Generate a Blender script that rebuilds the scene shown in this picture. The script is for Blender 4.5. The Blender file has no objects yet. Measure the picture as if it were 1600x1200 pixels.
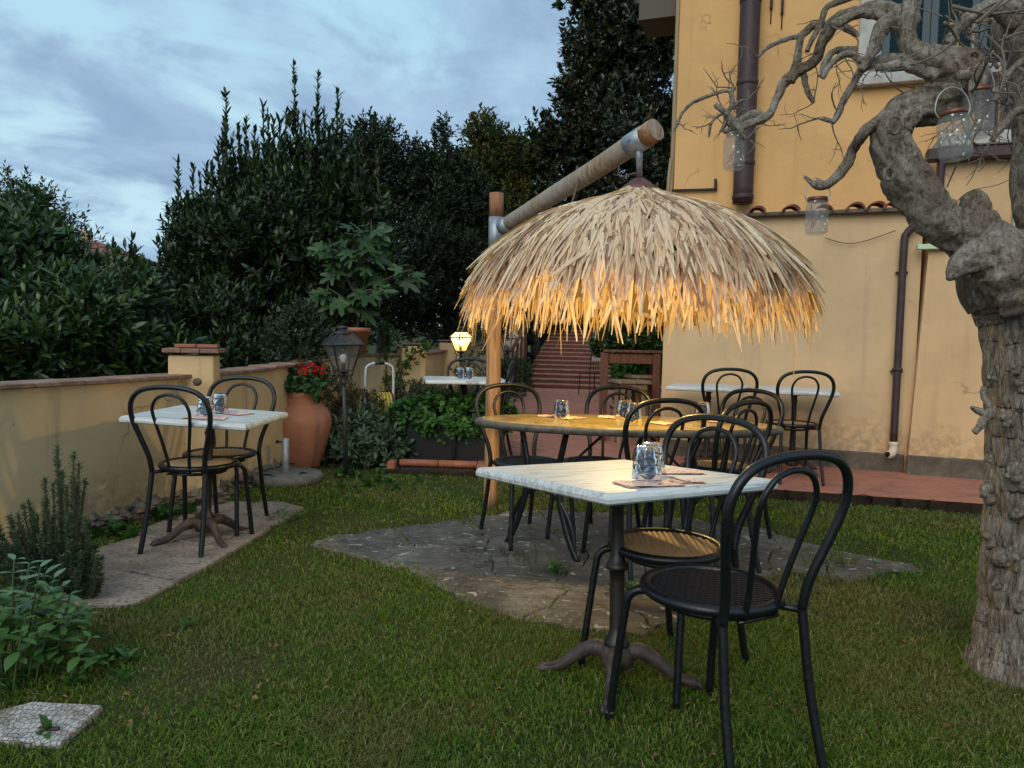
import bpy, math, random
import numpy as np
from mathutils import Vector, Matrix, noise
random.seed(7); RG = np.random.default_rng(7)
PI = math.pi; R = math.radians
C = bpy.context.scene.collection
SC = bpy.context.scene
V = Vector

# ------------------------------------------------------------------ camera
F = 1150.0; CAMH = 1.22; PITCH = R(3.43); ROLL = R(1.26)
cam = bpy.data.cameras.new('camera'); camo = bpy.data.objects.new('camera', cam); C.objects.link(camo)
CM = Matrix.Rotation(PI/2-PITCH, 3, 'X') @ Matrix.Rotation(ROLL, 3, 'Z')
camo.matrix_world = Matrix.Translation((0, 0, CAMH)) @ CM.to_4x4()
cam.sensor_width = 36; cam.lens = 36*F/1600; cam.clip_start = .05; cam.clip_end = 2000
SC.camera = camo
def ray(px, py): return CM @ V(((px-800)/F, (600-py)/F, -1))
def P(px, py, Y):
    d = ray(px, py); return V((0, 0, CAMH)) + d*(Y/d.y)
def G(px, py, z=0.0):
    d = ray(px, py); return V((0, 0, CAMH)) + d*((z-CAMH)/d.z)

# ------------------------------------------------------------------ world, sun, exposure
SUN_AZ, SUN_EL = R(203), R(34)         # compass-like azimuth from +Y clockwise
world = bpy.data.worlds.new('World'); SC.world = world; world.use_nodes = True
nt = world.node_tree; nt.nodes.clear(); L = nt.links
def wn(t, **k):
    n = nt.nodes.new(t)
    for a, b in k.items(): setattr(n, a, b)
    return n
out = wn('ShaderNodeOutputWorld'); sky = wn('ShaderNodeTexSky', sky_type='NISHITA', sun_disc=False)
sky.sun_elevation = SUN_EL; sky.sun_rotation = SUN_AZ; sky.altitude = 200
tc = wn('ShaderNodeTexCoord'); sep = wn('ShaderNodeSeparateXYZ'); L.new(tc.outputs['Generated'], sep.inputs[0])
def wm(op, a, b=None, c=None):
    n = wn('ShaderNodeMath', operation=op)
    for i, v in enumerate((a, b, c)):
        if v is None: continue
        if isinstance(v, (int, float)): n.inputs[i].default_value = v
        else: L.new(v, n.inputs[i])
    return n.outputs[0]
zz = wm('ADD', wm('MAXIMUM', sep.outputs['Z'], 0.0), .27)
cx = wm('DIVIDE', sep.outputs['X'], zz); cy = wm('DIVIDE', sep.outputs['Y'], zz)
# clouds run in streaks from upper left to lower right
u_ = wm('ADD', wm('MULTIPLY', cx, .85), wm('MULTIPLY', cy, -.80)); v_ = wm('ADD', wm('MULTIPLY', cx, .60), wm('MULTIPLY', cy, .62))
cmb = wn('ShaderNodeCombineXYZ'); L.new(u_, cmb.inputs[0]); L.new(v_, cmb.inputs[1]); cmb.inputs[2].default_value = 3.7
def wnoise(scale, det, rough, dist=0., off=0.):
    mp = wn('ShaderNodeMapping'); L.new(cmb.outputs[0], mp.inputs[0]); mp.inputs['Location'].default_value = (off, off*.7, 0)
    n = wn('ShaderNodeTexNoise'); n.inputs['Scale'].default_value = scale; n.inputs['Detail'].default_value = det
    n.inputs['Roughness'].default_value = rough; n.inputs['Distortion'].default_value = dist; L.new(mp.outputs[0], n.inputs['Vector']); return n.outputs['Fac']
def wramp(src, a, b):
    r = wn('ShaderNodeMapRange', interpolation_type='SMOOTHSTEP'); r.inputs[1].default_value = a; r.inputs[2].default_value = b; L.new(src, r.inputs[0]); return r.outputs[0]
def wmix(f, a, b):
    m = wn('ShaderNodeMix', data_type='RGBA')
    if isinstance(f, float): m.inputs[0].default_value = f
    else: L.new(f, m.inputs[0])
    for i, c in ((6, a), (7, b)):
        if isinstance(c, tuple): m.inputs[i].default_value = (*c, 1)
        else: L.new(c, m.inputs[i])
    return m.outputs[2]
big = wnoise(1.0, 3, .5, .3, 8.4); fine = wnoise(2.6, 9, .58, .45, 3.9)
mask = wm('ADD', wm('MULTIPLY', big, .52), wm('MULTIPLY', fine, .52))
gap = wramp(mask, .550, .44)
shade = wramp(wnoise(3.1, 8, .58, .5, 9.4), .30, .72)
SKYK = .62
ccol = wmix(shade, (.215, .330, .478), (.335, .482, .635))
sepz = wramp(sep.outputs['Z'], .55, .12)
gcol = wmix(sepz, (.37, .64, .80), (.48, .69, .78))
vm = wn('ShaderNodeVectorMath', operation='SCALE'); L.new(sky.outputs[0], vm.inputs[0]); vm.inputs['Scale'].default_value = .07
gcol2 = wmix(.8, vm.outputs[0], gcol)
colr = wmix(gap, ccol, gcol2)
bg = wn('ShaderNodeBackground'); L.new(colr, bg.inputs[0]); bg.inputs[1].default_value = 1.0
L.new(bg.outputs[0], out.inputs[0])

sun = bpy.data.lights.new('sun', 'SUN'); sun.energy = 1.35; sun.angle = R(50); sun.color = (1, .93, .84)
suno = bpy.data.objects.new('sun', sun); C.objects.link(suno)
sd = V((math.sin(SUN_AZ)*math.cos(SUN_EL), math.cos(SUN_AZ)*math.cos(SUN_EL), math.sin(SUN_EL)))
suno.rotation_euler = sd.to_track_quat('Z', 'Y').to_euler()
SC.render.engine = 'CYCLES'
SC.view_settings.view_transform = 'Standard'; SC.view_settings.look = 'None'; SC.view_settings.gamma = 1
SC.view_settings.use_curve_mapping = False; SC.view_settings.exposure = 0.38
SC.cycles.max_bounces = 8; SC.cycles.transmission_bounces = 8; SC.cycles.transparent_max_bounces = 12

# ------------------------------------------------------------------ materials
class MT:
    def __init__(s, name):
        s.m = bpy.data.materials.new(name); s.m.use_nodes = True; s.t = s.m.node_tree
        s.b = s.t.nodes['Principled BSDF']; s.o = s.t.nodes['Material Output']; s._tc = None
    def n(s, t, **k):
        n = s.t.nodes.new(t)
        for a, b in k.items(): setattr(n, a, b)
        return n
    def l(s, a, b): s.t.links.new(a, b)
    def co(s, scale=(1, 1, 1), rot=(0, 0, 0), kind='Object'):
        if not s._tc: s._tc = s.n('ShaderNodeTexCoord')
        mp = s.n('ShaderNodeMapping'); mp.inputs['Scale'].default_value = scale; mp.inputs['Rotation'].default_value = rot
        s.l(s._tc.outputs[kind], mp.inputs[0]); return mp.outputs[0]
    def geo(s, o): return s.n('ShaderNodeNewGeometry').outputs[o]
    def noise(s, v, scale=5, det=4, rough=.55, dist=0):
        n = s.n('ShaderNodeTexNoise'); n.inputs['Scale'].default_value = scale; n.inputs['Detail'].default_value = det
        n.inputs['Roughness'].default_value = rough; n.inputs['Distortion'].default_value = dist
        if v: s.l(v, n.inputs['Vector'])
        return n.outputs['Fac']
    def vor(s, v, scale, feature='F1', out='Distance', rnd=1.):
        n = s.n('ShaderNodeTexVoronoi', feature=feature); n.inputs['Scale'].default_value = scale; n.inputs['Randomness'].default_value = rnd
        s.l(v, n.inputs['Vector']); return n.outputs[out]
    def mr(s, f, a, b, c=0., d=1.):
        n = s.n('ShaderNodeMapRange', interpolation_type='SMOOTHSTEP')
        for i, x in enumerate((a, b, c, d)): n.inputs[i+1].default_value = x
        s.l(f, n.inputs[0]); return n.outputs[0]
    def math(s, op, a, b=None):
        n = s.n('ShaderNodeMath', operation=op)
        for i, x in enumerate((a, b)):
            if x is None: continue
            if isinstance(x, (int, float)): n.inputs[i].default_value = x
            else: s.l(x, n.inputs[i])
        return n.outputs[0]
    def mix(s, f, a, b, mode='MIX'):
        n = s.n('ShaderNodeMix', data_type='RGBA', blend_type=mode)
        if isinstance(f, (int, float)): n.inputs[0].default_value = f
        else: s.l(f, n.inputs[0])
        for i, c in ((6, a), (7, b)):
            if isinstance(c, tuple): n.inputs[i].default_value = (*c, 1)
            else: s.l(c, n.inputs[i])
        return n.outputs[2]
    def ramp(s, f, stops):
        n = s.n('ShaderNodeValToRGB'); e = n.color_ramp.elements
        while len(e) < len(stops): e.new(.5)
        for i, (p, c) in enumerate(stops): e[i].position = p; e[i].color = (*c, 1)
        s.l(f, n.inputs[0]); return n.outputs[0]
    def bump(s, h, st=.5, dist=.01, prev=None):
        n = s.n('ShaderNodeBump'); n.inputs['Strength'].default_value = st; n.inputs['Distance'].default_value = dist
        s.l(h, n.inputs['Height'])
        if prev: s.l(prev, n.inputs['Normal'])
        return n.outputs[0]
    def fin(s, col, rough=.6, nor=None, spec=None, **k):
        b = s.b
        if isinstance(col, tuple): b.inputs['Base Color'].default_value = (*col, 1)
        else: s.l(col, b.inputs['Base Color'])
        if isinstance(rough, (int, float)): b.inputs['Roughness'].default_value = rough
        else: s.l(rough, b.inputs['Roughness'])
        if nor: s.l(nor, b.inputs['Normal'])
        if spec is not None: b.inputs['Specular IOR Level'].default_value = spec
        for a, v in k.items(): b.inputs[a.replace('_', ' ')].default_value = v
        return s.m
    def trans(s, f, col):           # mix in translucency
        t = s.n('ShaderNodeBsdfTranslucent')
        if isinstance(col, tuple): t.inputs[0].default_value = (*col, 1)
        else: s.l(col, t.inputs[0])
        m = s.n('ShaderNodeMixShader'); m.inputs[0].default_value = f
        s.l(s.b.outputs[0], m.inputs[1]); s.l(t.outputs[0], m.inputs[2]); s.l(m.outputs[0], s.o.inputs[0]); return s.m

def m_stucco(name, col, dark, grime=True, stain=.35, base_z=0.0):
    m = MT(name); v = m.co()
    a = m.noise(v, 1.1, 5, .6, .4); b = m.noise(v, 7, 5, .6)
    c = m.mix(m.mr(a, .35, .68), col, tuple(x*.86 for x in col))
    c = m.mix(m.math('MULTIPLY', m.mr(b, .5, .72), .3), c, tuple(min(1, x*1.1) for x in col))
    st = m.noise(m.co((7, 7, .45)), 1, 6, .6)                 # rain streaks
    c = m.mix(m.math('MULTIPLY', m.mr(st, .56, .74), stain), c, dark)
    if grime:
        sp = m.n('ShaderNodeSeparateXYZ'); m.l(v, sp.inputs[0])
        h = m.math('ADD', sp.outputs[2], m.math('MULTIPLY', m.math('ADD', m.noise(v, 2.6, 6, .65), -.5), -.75))
        g = m.mr(h, base_z+.42, base_z+.08)
        sp2 = m.mr(m.noise(v, 14, 6, .7), .38, .60)
        c = m.mix(m.math('MULTIPLY', m.math('MULTIPLY', g, sp2), .38), c, tuple(x*.32 for x in dark))
    wv = m.n('ShaderNodeVectorMath', operation='MULTIPLY_ADD'); nv = m.n('ShaderNodeTexNoise'); nv.inputs['Scale'].default_value = 3.; nv.inputs['Detail'].default_value = 6; m.l(v, nv.inputs['Vector']); m.l(nv.outputs['Color'], wv.inputs[0]); wv.inputs[1].default_value = (.5, .5, .5); m.l(v, wv.inputs[2])
    ck = m.math('MULTIPLY', m.mr(m.vor(wv.outputs[0], .9, 'DISTANCE_TO_EDGE'), .009, .002), m.mr(m.noise(v, .8, 2, .5), .52, .60)); c = m.mix(m.math('MULTIPLY', ck, .55), c, tuple(x*.5 for x in dark))
    ch_ = m.mr(m.noise(v, 22, 3, .5, .3), .735, .75); c = m.mix(m.math('MULTIPLY', ch_, .5), c, tuple(x*.7 for x in dark))
    nb = m.bump(m.noise(v, 60, 6, .7), .35, .004); nb = m.bump(m.noise(v, 5, 4, .6), .5, .012, nb)
    return m.fin(c, .9, nb, .2)
M = {}
M['wall_low'] = m_stucco('cream_stucco', (.64, .44, .245), (.38, .26, .16), base_z=.25)
M['wall_right'] = m_stucco('warm_cream_stucco', (.66, .43, .225), (.40, .27, .16), base_z=.22)
M['wall_up'] = m_stucco('orange_stucco', (.70, .405, .165), (.44, .24, .10), False, .3)
M['garden_wall'] = m_stucco('weathered_yellow_stucco', (.62, .44, .24), (.26, .19, .135), True, .62, -.02)

m = MT('rubble_stone'); v = m.co(); a = m.noise(v, 9, 8, .7, .6)
M['rubble'] = m.fin(m.ramp(a, [(.25, (.045, .036, .028)), (.5, (.15, .12, .09)), (.75, (.33, .29, .24))]), .95, m.bump(m.noise(v, 22, 8, .7), .9, .02), .2)
m = MT('plinth_render'); v = m.co(); a = m.noise(v, 6, 8, .7, .5)
M['plinth'] = m.fin(m.ramp(a, [(.25, (.05, .042, .034)), (.55, (.13, .105, .08)), (.8, (.25, .20, .145))]), .95, m.bump(m.noise(v, 40, 6, .7), .6, .006), .2)

def m_terra(name, c1, c2, patt=6., moss=.0, isl=True):
    m = MT(name); v = m.co(); a = m.noise(v, patt, 7, .62, .3); c = m.mix(m.mr(a, .35, .68), c1, c2)
    oi = m.n('ShaderNodeObjectInfo').outputs['Random']
    c = m.mix(m.math('MULTIPLY', oi, .35), c, tuple(x*.55 for x in c1))
    d = m.noise(v, 2.2, 6, .7); c = m.mix(m.math('MULTIPLY', m.mr(d, .55, .75), .55), c, (.085, .065, .05))
    if moss: c = m.mix(m.math('MULTIPLY', m.mr(m.noise(v, 4, 6, .7), .5, .7), moss), c, (.05, .06, .025))
    return m.fin(c, m.mr(a, .3, .7, .55, .85), m.bump(m.noise(v, 45, 6, .7), .3, .003), .3)
M['terra_tile'] = m_terra('terracotta_paving', (.45, .185, .125), (.36, .145, .095))
M['terra_pot'] = m_terra('terracotta_pot_clay', (.46, .185, .10), (.34, .13, .07), 3.)
M['coping'] = m_terra('coping_tile_clay', (.33, .20, .14), (.22, .115, .08), 9., .3)
M['brick'] = m_terra('red_brick', (.38, .14, .075), (.28, .10, .06), 8.)
M['rooftile'] = m_terra('roof_tile_clay', (.30, .10, .06), (.18, .065, .045), 12., .25)
M['stair'] = m_terra('stair_terracotta', (.36, .16, .11), (.26, .11, .08), 5.)
M['riser'] = m_terra('stair_riser_clay', (.12, .050, .036), (.08, .036, .027), 5.)
M['mortar'] = MT('dark_joint_mortar').fin((.07, .05, .038), .95)
M['darksoil'] = MT('dark_soil'); mm = M['darksoil']; v = mm.co()
M['darksoil'] = mm.fin(mm.ramp(mm.noise(v, 12, 8, .7), [(.3, (.012, .009, .006)), (.7, (.05, .036, .024))]), .95, mm.bump(mm.noise(v, 30, 6, .7), .8, .02), .1)

m = MT('lawn_ground'); v = m.co()
a = m.noise(v, 1.4, 5, .6); b = m.noise(v, 40, 6, .7)
c = m.ramp(b, [(.3, (.022, .026, .008)), (.55, (.050, .060, .018)), (.8, (.11, .105, .045))])
c = m.mix(m.math('MULTIPLY', m.mr(a, .52, .68), .7), c, (.055, .042, .020))
M['ground'] = m.fin(c, .95, m.bump(b, .7, .015), .1)

m = MT('grass_blades'); rnd = m.geo('Random Per Island'); v = m.co()
c = m.ramp(rnd, [(0, (.040, .082, .006)), (.35, (.078, .145, .012)), (.75, (.130, .195, .020)), (1, (.21, .24, .045))])
pt = m.noise(v, .9, 5, .62, .4); pt2 = m.noise(v, 3.2, 5, .6)
c = m.mix(m.math('MULTIPLY', m.mr(pt, .47, .62), .75), c, (.150, .135, .045))
c = m.mix(m.math('MULTIPLY', m.mr(pt2, .52, .68), .6), c, (.055, .135, .012))
c = m.mix(m.mr(rnd, .935, .95), c, (.27, .215, .11))
m.fin(c, .6, None, .25); M['grass'] = m.trans(.28, c)

def m_leaf(name, stops, rough=.42, tr=.2, spec=.5, patch=None):
    m = MT(name); rnd = m.geo('Random Per Island'); c = m.ramp(rnd, stops)
    if patch:
        c = m.mix(m.math('MULTIPLY', m.mr(m.noise(m.co(), patch[0], 3, .6), .48, .66), patch[2]), c, patch[1])
    m.fin(c, rough, None, spec); return m.trans(tr, c)
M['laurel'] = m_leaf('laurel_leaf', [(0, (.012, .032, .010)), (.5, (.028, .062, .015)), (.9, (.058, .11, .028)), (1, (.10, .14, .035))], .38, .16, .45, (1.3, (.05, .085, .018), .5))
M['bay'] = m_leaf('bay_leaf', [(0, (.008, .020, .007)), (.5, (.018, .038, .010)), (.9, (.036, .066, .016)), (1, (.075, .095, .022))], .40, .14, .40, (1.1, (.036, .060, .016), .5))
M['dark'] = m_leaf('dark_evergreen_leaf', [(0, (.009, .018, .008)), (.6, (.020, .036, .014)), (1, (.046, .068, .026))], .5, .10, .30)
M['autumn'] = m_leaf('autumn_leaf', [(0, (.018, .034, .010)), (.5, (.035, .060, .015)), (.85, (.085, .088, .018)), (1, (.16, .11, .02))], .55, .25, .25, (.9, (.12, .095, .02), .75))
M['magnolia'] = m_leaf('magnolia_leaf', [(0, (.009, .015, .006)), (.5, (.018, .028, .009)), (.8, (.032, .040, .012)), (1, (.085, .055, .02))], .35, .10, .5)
M['rosemary'] = m_leaf('rosemary_needle', [(0, (.045, .080, .038)), (.6, (.085, .135, .06)), (1, (.16, .21, .11))], .6, .15, .2)
M['basil'] = m_leaf('basil_leaf', [(0, (.045, .115, .022)), (1, (.075, .155, .035))], .5, .25, .35)
M['bluebasil'] = m_leaf('pale_sage_leaf', [(0, (.10, .19, .115)), (1, (.15, .25, .15))], .6, .2, .25)
M['sage'] = m_leaf('sage_leaf', [(0, (.035, .065, .032)), (.6, (.07, .115, .06)), (1, (.13, .18, .11))], .65, .15, .25)
M['planter_leaf'] = m_leaf('planter_leaf', [(0, (.022, .070, .012)), (.6, (.042, .115, .020)), (1, (.075, .16, .03))], .45, .25, .3)
M['geranium'] = m_leaf('geranium_leaf', [(0, (.022, .060, .016)), (.6, (.042, .095, .026)), (1, (.07, .13, .04))], .55, .2, .3)
M['shrub'] = m_leaf('shrub_leaf', [(0, (.020, .034, .016)), (.6, (.042, .062, .028)), (1, (.09, .11, .05))], .55, .15, .3)
M['thyme'] = m_leaf('brownish_herb_leaf', [(0, (.04, .045, .022)), (.6, (.075, .07, .035)), (1, (.13, .10, .06))], .6, .15, .2)
M['petal'] = m_leaf('red_petal', [(0, (.55, .006, .01)), (1, (.85, .02, .03))], .6, .25, .2)
m = MT('fig_leaf'); oi = m.n('ShaderNodeObjectInfo').outputs['Random']
c = m.ramp(oi, [(0, (.024, .058, .018)), (.5, (.042, .088, .028)), (1, (.075, .13, .042))])
c = m.mix(m.math('MULTIPLY', m.mr(m.noise(m.co(), 30, 4, .6), .45, .7), .4), c, (.06, .11, .045))
m.fin(c, .5, None, .35); M['fig'] = m.trans(.2, c)
M['stem'] = MT('brown_stem').fin((.055, .042, .028), .85)
M['greenstem'] = MT('green_stem').fin((.05, .085, .028), .7)
M['deadleaf'] = m_leaf('dead_leaf', [(0, (.12, .06, .025)), (1, (.26, .15, .07))], .8, .1, .1)

m = MT('thatch_palm'); rnd = m.geo('Random Per Island'); v = m.co()
c = m.ramp(rnd, [(0, (.28, .18, .12)), (.18, (.50, .345, .235)), (.45, (.78, .575, .39)), (.85, (.95, .79, .57)), (.93, (.52, .36, .29)), (1, (.34, .22, .18))])
gr = m.noise(m.co((60, 60, 8)), 1, 4, .6); c = m.mix(m.math('MULTIPLY', m.mr(gr, .45, .75), .35), c, (.30, .19, .10))
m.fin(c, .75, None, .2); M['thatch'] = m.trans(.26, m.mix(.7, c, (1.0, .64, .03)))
M['lamp_block'] = MT('lamp_block_brown').fin((.20, .13, .07), .9)  # for the added opaque shell inside the thatch that stops lamp light
M['capmetal'] = MT('maroon_cap').fin((.115, .045, .040), .5)

def m_wood(name, c1, c2, c3, gray=0., sc=1.):
    m = MT(name); v = m.co((16*sc, 16*sc, 1.1*sc)); a = m.noise(v, 1.5, 7, .65, 1.6)
    c = m.ramp(a, [(.28, c3), (.45, c1), (.62, c2), (.8, c1)])
    if gray: c = m.mix(m.math('MULTIPLY', m.mr(m.noise(m.co(), 2.3, 5, .6), .40, .60), gray), c, (.30, .275, .24))
    cr = m.noise(m.co((34*sc, 34*sc, .8*sc)), 1.2, 5, .5, .4); c = m.mix(m.math('MULTIPLY', m.mr(cr, .62, .70), .6), c, (.05, .03, .02))
    return m.fin(c, .8, m.bump(a, .5, .004), .2)
M['post'] = m_wood('larch_post', (.36, .175, .07), (.50, .275, .115), (.16, .07, .028), .25)
M['beam'] = m_wood('grey_weathered_beam', (.26, .18, .115), (.40, .31, .22), (.10, .065, .04), .6)
M['posttop'] = m_wood('red_stained_post_top', (.24, .105, .055), (.34, .17, .09), (.10, .04, .02))
M['barwood'] = m_wood('red_brown_timber', (.135, .055, .033), (.17, .075, .045), (.07, .03, .02))
M['stoolwood'] = m_wood('weathered_stool_wood', (.22, .14, .08), (.30, .20, .12), (.10, .065, .04), .3)
m = MT('whitewashed_wood'); v = m.co((2.2, 26, 26)); a = m.noise(v, 1.2, 7, .65, .8); b = m.noise(m.co((3, 90, 90)), 1, 5, .6)
c = m.ramp(a, [(.26, (.26, .275, .28)), (.42, (.46, .47, .46)), (.56, (.70, .70, .67)), (.72, (.50, .49, .46))])
c = m.mix(m.math('MULTIPLY', m.mr(b, .46, .66), .5), c, (.33, .315, .29))
k = m.noise(m.co((5, 24, 5)), 1.3, 4, .6, .6); c = m.mix(m.math('MULTIPLY', m.mr(k, .62, .68), .7), c, (.20, .175, .15))
M['whitewood'] = m.fin(c, .5, m.bump(b, .35, .002), .4)
m = MT('edge_grain'); v = m.co((70, 70, 3)); a = m.noise(v, 1.6, 4, .6)
M['edgewood'] = m.fin(m.ramp(a, [(.3, (.27, .25, .22)), (.5, (.52, .50, .46)), (.75, (.72, .70, .66))]), .6, m.bump(a, .5, .003), .3)

m = MT('glazed_stone_top'); v = m.co(); a = m.noise(v, 3.5, 8, .65, 1.6)
c = m.ramp(a, [(.25, (.06, .045, .02)), (.40, (.24, .17, .055)), (.56, (.36, .27, .10)), (.75, (.12, .09, .035))])
M['glaze'] = m.fin(c, .22, m.bump(a, .15, .002), .5)
m = MT('dark_table_rim'); a = m.noise(m.co(), 22, 6, .7)
M['rim'] = m.fin(m.ramp(a, [(.35, (.05, .045, .035)), (.65, (.13, .12, .095))]), .45, m.bump(a, .4, .004))

m = MT('black_painted_metal'); v = m.co(); a = m.noise(v, 60, 5, .7)
c = m.mix(m.mr(a, .66, .74), (.006, .0065, .008), (.05, .042, .038)); M['black'] = m.fin(c, m.mr(a, .3, .7, .28, .5), None, .45)
M['blackcane'] = MT('black_plastic_cane').fin((.008, .0085, .011), .45, None, .4)
m = MT('tan_cane'); a = m.noise(m.co(), 25, 5, .6); M['tancane'] = m.fin(m.mix(a, (.34, .20, .095), (.46, .30, .155)), .5, None, .4)
m = MT('tan_seat_board'); a = m.noise(m.co(), 6, 4, .6); M['tanseat'] = m.fin(m.mix(a, (.42, .29, .17), (.55, .40, .25)), .38, None, .4)
m = MT('rusty_cast_iron'); v = m.co(); a = m.noise(v, 18, 7, .7, .4)
c = m.ramp(a, [(.3, (.020, .018, .017)), (.52, (.055, .038, .030)), (.72, (.155, .085, .055)), (.9, (.20, .17, .15))])
M['castiron'] = m.fin(c, .6, m.bump(m.noise(v, 60, 6, .7), .5, .004), .5)
m = MT('dark_cast_column'); a = m.noise(m.co(), 18, 6, .7)
M['column'] = m.fin(m.ramp(a, [(.35, (.010, .009, .008)), (.7, (.030, .021, .015)), (.9, (.07, .045, .03))]), .45, None, .5)
M['lampmetal'] = MT('dark_grey_lamp_paint').fin((.022, .022, .024), .5, None, .5)
M['whitemetal'] = MT('white_painted_tube').fin((.55, .55, .56), .4)
M['galv'] = MT('galvanised_steel'); mm = M['galv']; a = mm.noise(mm.co(), 26, 5, .6)
M['galv'] = mm.fin(mm.ramp(a, [(.3, (.24, .26, .28)), (.7, (.40, .43, .45))]), .5, None, .5, Metallic=.6)
m = MT('brown_pipe_paint'); a = m.noise(m.co(), 9, 7, .7)
M['pipe'] = m.fin(m.ramp(a, [(.3, (.034, .018, .018)), (.7, (.065, .035, .033))]), .55, m.bump(m.noise(m.co(), 70, 4, .6), .2, .002), .4)
M['pvc'] = MT('cream_pvc').fin((.62, .50, .38), .5)
M['concrete'] = MT('grey_concrete'); mm = M['concrete']; a = mm.noise(mm.co(), 14, 8, .7)
M['concrete'] = mm.fin(mm.ramp(a, [(.3, (.095, .088, .075)), (.7, (.19, .175, .15))]), .9, mm.bump(mm.noise(mm.co(), 60, 6, .7), .4, .003), .2)
m = MT('pale_stone_trim'); a = m.noise(m.co(), 8, 7, .7)
M['trim'] = m.fin(m.mix(m.mr(a, .35, .7), (.50, .47, .42), (.36, .33, .29)), .85, m.bump(a, .3, .003), .2)
m = MT('pale_paving'); v = m.co(); a = m.noise(v, 5, 7, .65, .4); g = m.noise(m.co((30, 62, 9)), 1.4, 4, .6)
c = m.ramp(a, [(.3, (.17, .14, .115)), (.5, (.27, .225, .19)), (.75, (.36, .315, .27))])
c = m.mix(m.math('MULTIPLY', m.mr(g, .49, .60), .7), c, (.10, .078, .06)); db = m.mr(m.noise(v, 6, 7, .75), .56, .66); c = m.mix(m.math('MULTIPLY', db, .6), c, (.085, .065, .045))
M['slab'] = m.fin(c, .9, m.bump(g, .7, .006, m.bump(m.noise(v, 60, 5, .7), .3, .003)), .2)
m = MT('pale_manhole_slab'); v = m.co((1, 1, 1), (0, 0, .5)); vo = m.vor(m.co((1, .6, 1)), 62, 'DISTANCE_TO_EDGE', 'Distance', .85)
c = m.mix(m.mr(vo, -.04, .12), (.20, .18, .165), (.46, .43, .41)); c = m.mix(m.math('MULTIPLY', m.mr(m.noise(v, 11, 7, .75), .46, .62), .75), c, (.20, .17, .13))
M['cover'] = m.fin(c, .85, m.bump(m.mr(vo, 0, .12), .8, .008), .2)
m = MT('dark_flagstone'); v = m.co(); a = m.noise(v, 2.4, 9, .68, .8); g = m.noise(m.co((1.6, 9, 1)), 3, 8, .7, .8)
c = m.ramp(a, [(.28, (.036, .032, .026)), (.5, (.105, .095, .078)), (.72, (.23, .205, .17)), (.9, (.32, .29, .24))])
c = m.mix(m.math('MULTIPLY', m.mr(g, .5, .64), .7), c, (.045, .040, .030)); sp = m.noise(v, 38, 5, .7); c = m.mix(m.math('MULTIPLY', m.mr(sp, .56, .66), .6), c, (.30, .28, .24))
lic = m.mr(m.noise(v, 15, 4, .55, .8), .635, .65); c = m.mix(m.math('MULTIPLY', lic, .8), c, (.42, .41, .37))
br = m.mr(m.noise(v, 1.7, 5, .6), .50, .72); c = m.mix(m.math('MULTIPLY', br, .45), c, (.075, .052, .034))
M['flag'] = m.fin(c, m.mr(a, .3, .8, .5, .85), m.bump(g, .9, .014, m.bump(m.noise(v, 45, 7, .7), .5, .005)), .3)
def m_bark(name, st, ck=.3):
    m = MT(name); v = m.co(st); a = m.noise(v, 1.0, 8, .68, 1.2); b = m.noise(m.co(), 3.4, 6, .65); f = m.noise(m.co(tuple(x*3.2 for x in st)), 1.0, 6, .7, .8)
    cr = m.vor(m.co(tuple(x*1.15 for x in st)), 1.0, 'DISTANCE_TO_EDGE', 'Distance', 1.)
    c = m.ramp(a, [(.30, (.15, .118, .088)), (.44, (.32, .27, .21)), (.58, (.46, .405, .33)), (.78, (.58, .545, .47))])
    c = m.mix(m.math('MULTIPLY', m.mr(b, .46, .64), .6), c, (.22, .145, .085))
    c = m.mix(m.math('MULTIPLY', m.mr(f, .50, .36), .7), c, (.055, .034, .025))
    c = m.mix(m.math('MULTIPLY', m.mr(cr, .10, .0), ck), c, (.040, .030, .022))
    li = m.mr(m.noise(m.co(), 30, 4, .6), .67, .71); c = m.mix(m.math('MULTIPLY', li, .6), c, (.52, .55, .50))
    h = m.math('ADD', m.math('MULTIPLY', m.mr(cr, .0, .2), ck*.8), a)
    return m.fin(c, .9, m.bump(f, 1., .010, m.bump(h, 1., .030)), .15)
M['bark'] = m_bark('wisteria_bark', (24, 24, 15), .12); M['trunkbark'] = m_bark('furrowed_trunk_bark', (46, 46, 6.5), .35)
M['twig'] = MT('grey_twig_bark').fin((.16, .13, .10), .9)
M['trunkdark'] = MT('dark_trunk').fin((.035, .028, .02), .9)

m = MT('clear_glass'); M['glass'] = m.fin((.93, .96, .97), .02, None, .5, Transmission_Weight=1.0, IOR=1.45)
m = MT('seeded_tumbler_glass'); vo = m.vor(m.co(), 75, 'SMOOTH_F1'); M['tumbler'] = m.fin((.42, .49, .58), .03, m.bump(vo, .9, .006), .5, Transmission_Weight=1.0, IOR=1.5)
m = MT('speckled_jar_glass'); vo = m.vor(m.co(), 42); dot = m.mr(vo, .20, .15); al = m.noise(m.co(), 10, 5, .6)
c = m.mix(dot, (.30, .30, .28), (.9, .88, .75)); m.fin(c, m.mr(al, .3, .7, .08, .35), None, .6, Alpha=.5)
m.l(m.math('ADD', m.math('MULTIPLY', dot, .5), m.math('MULTIPLY', al, .62)), m.b.inputs['Alpha']); M['jar'] = m.m
M['copperlid'] = MT('rusty_copper_lid').fin((.17, .055, .035), .4, None, .5, Metallic=.5)
M['wire'] = MT('grey_wire').fin((.40, .38, .35), .45, None, .5, Metallic=.6)
m = MT('lantern_pane'); m.fin((.22, .22, .21), .15, None, .4, Alpha=.20); M['pane'] = m.m
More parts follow.
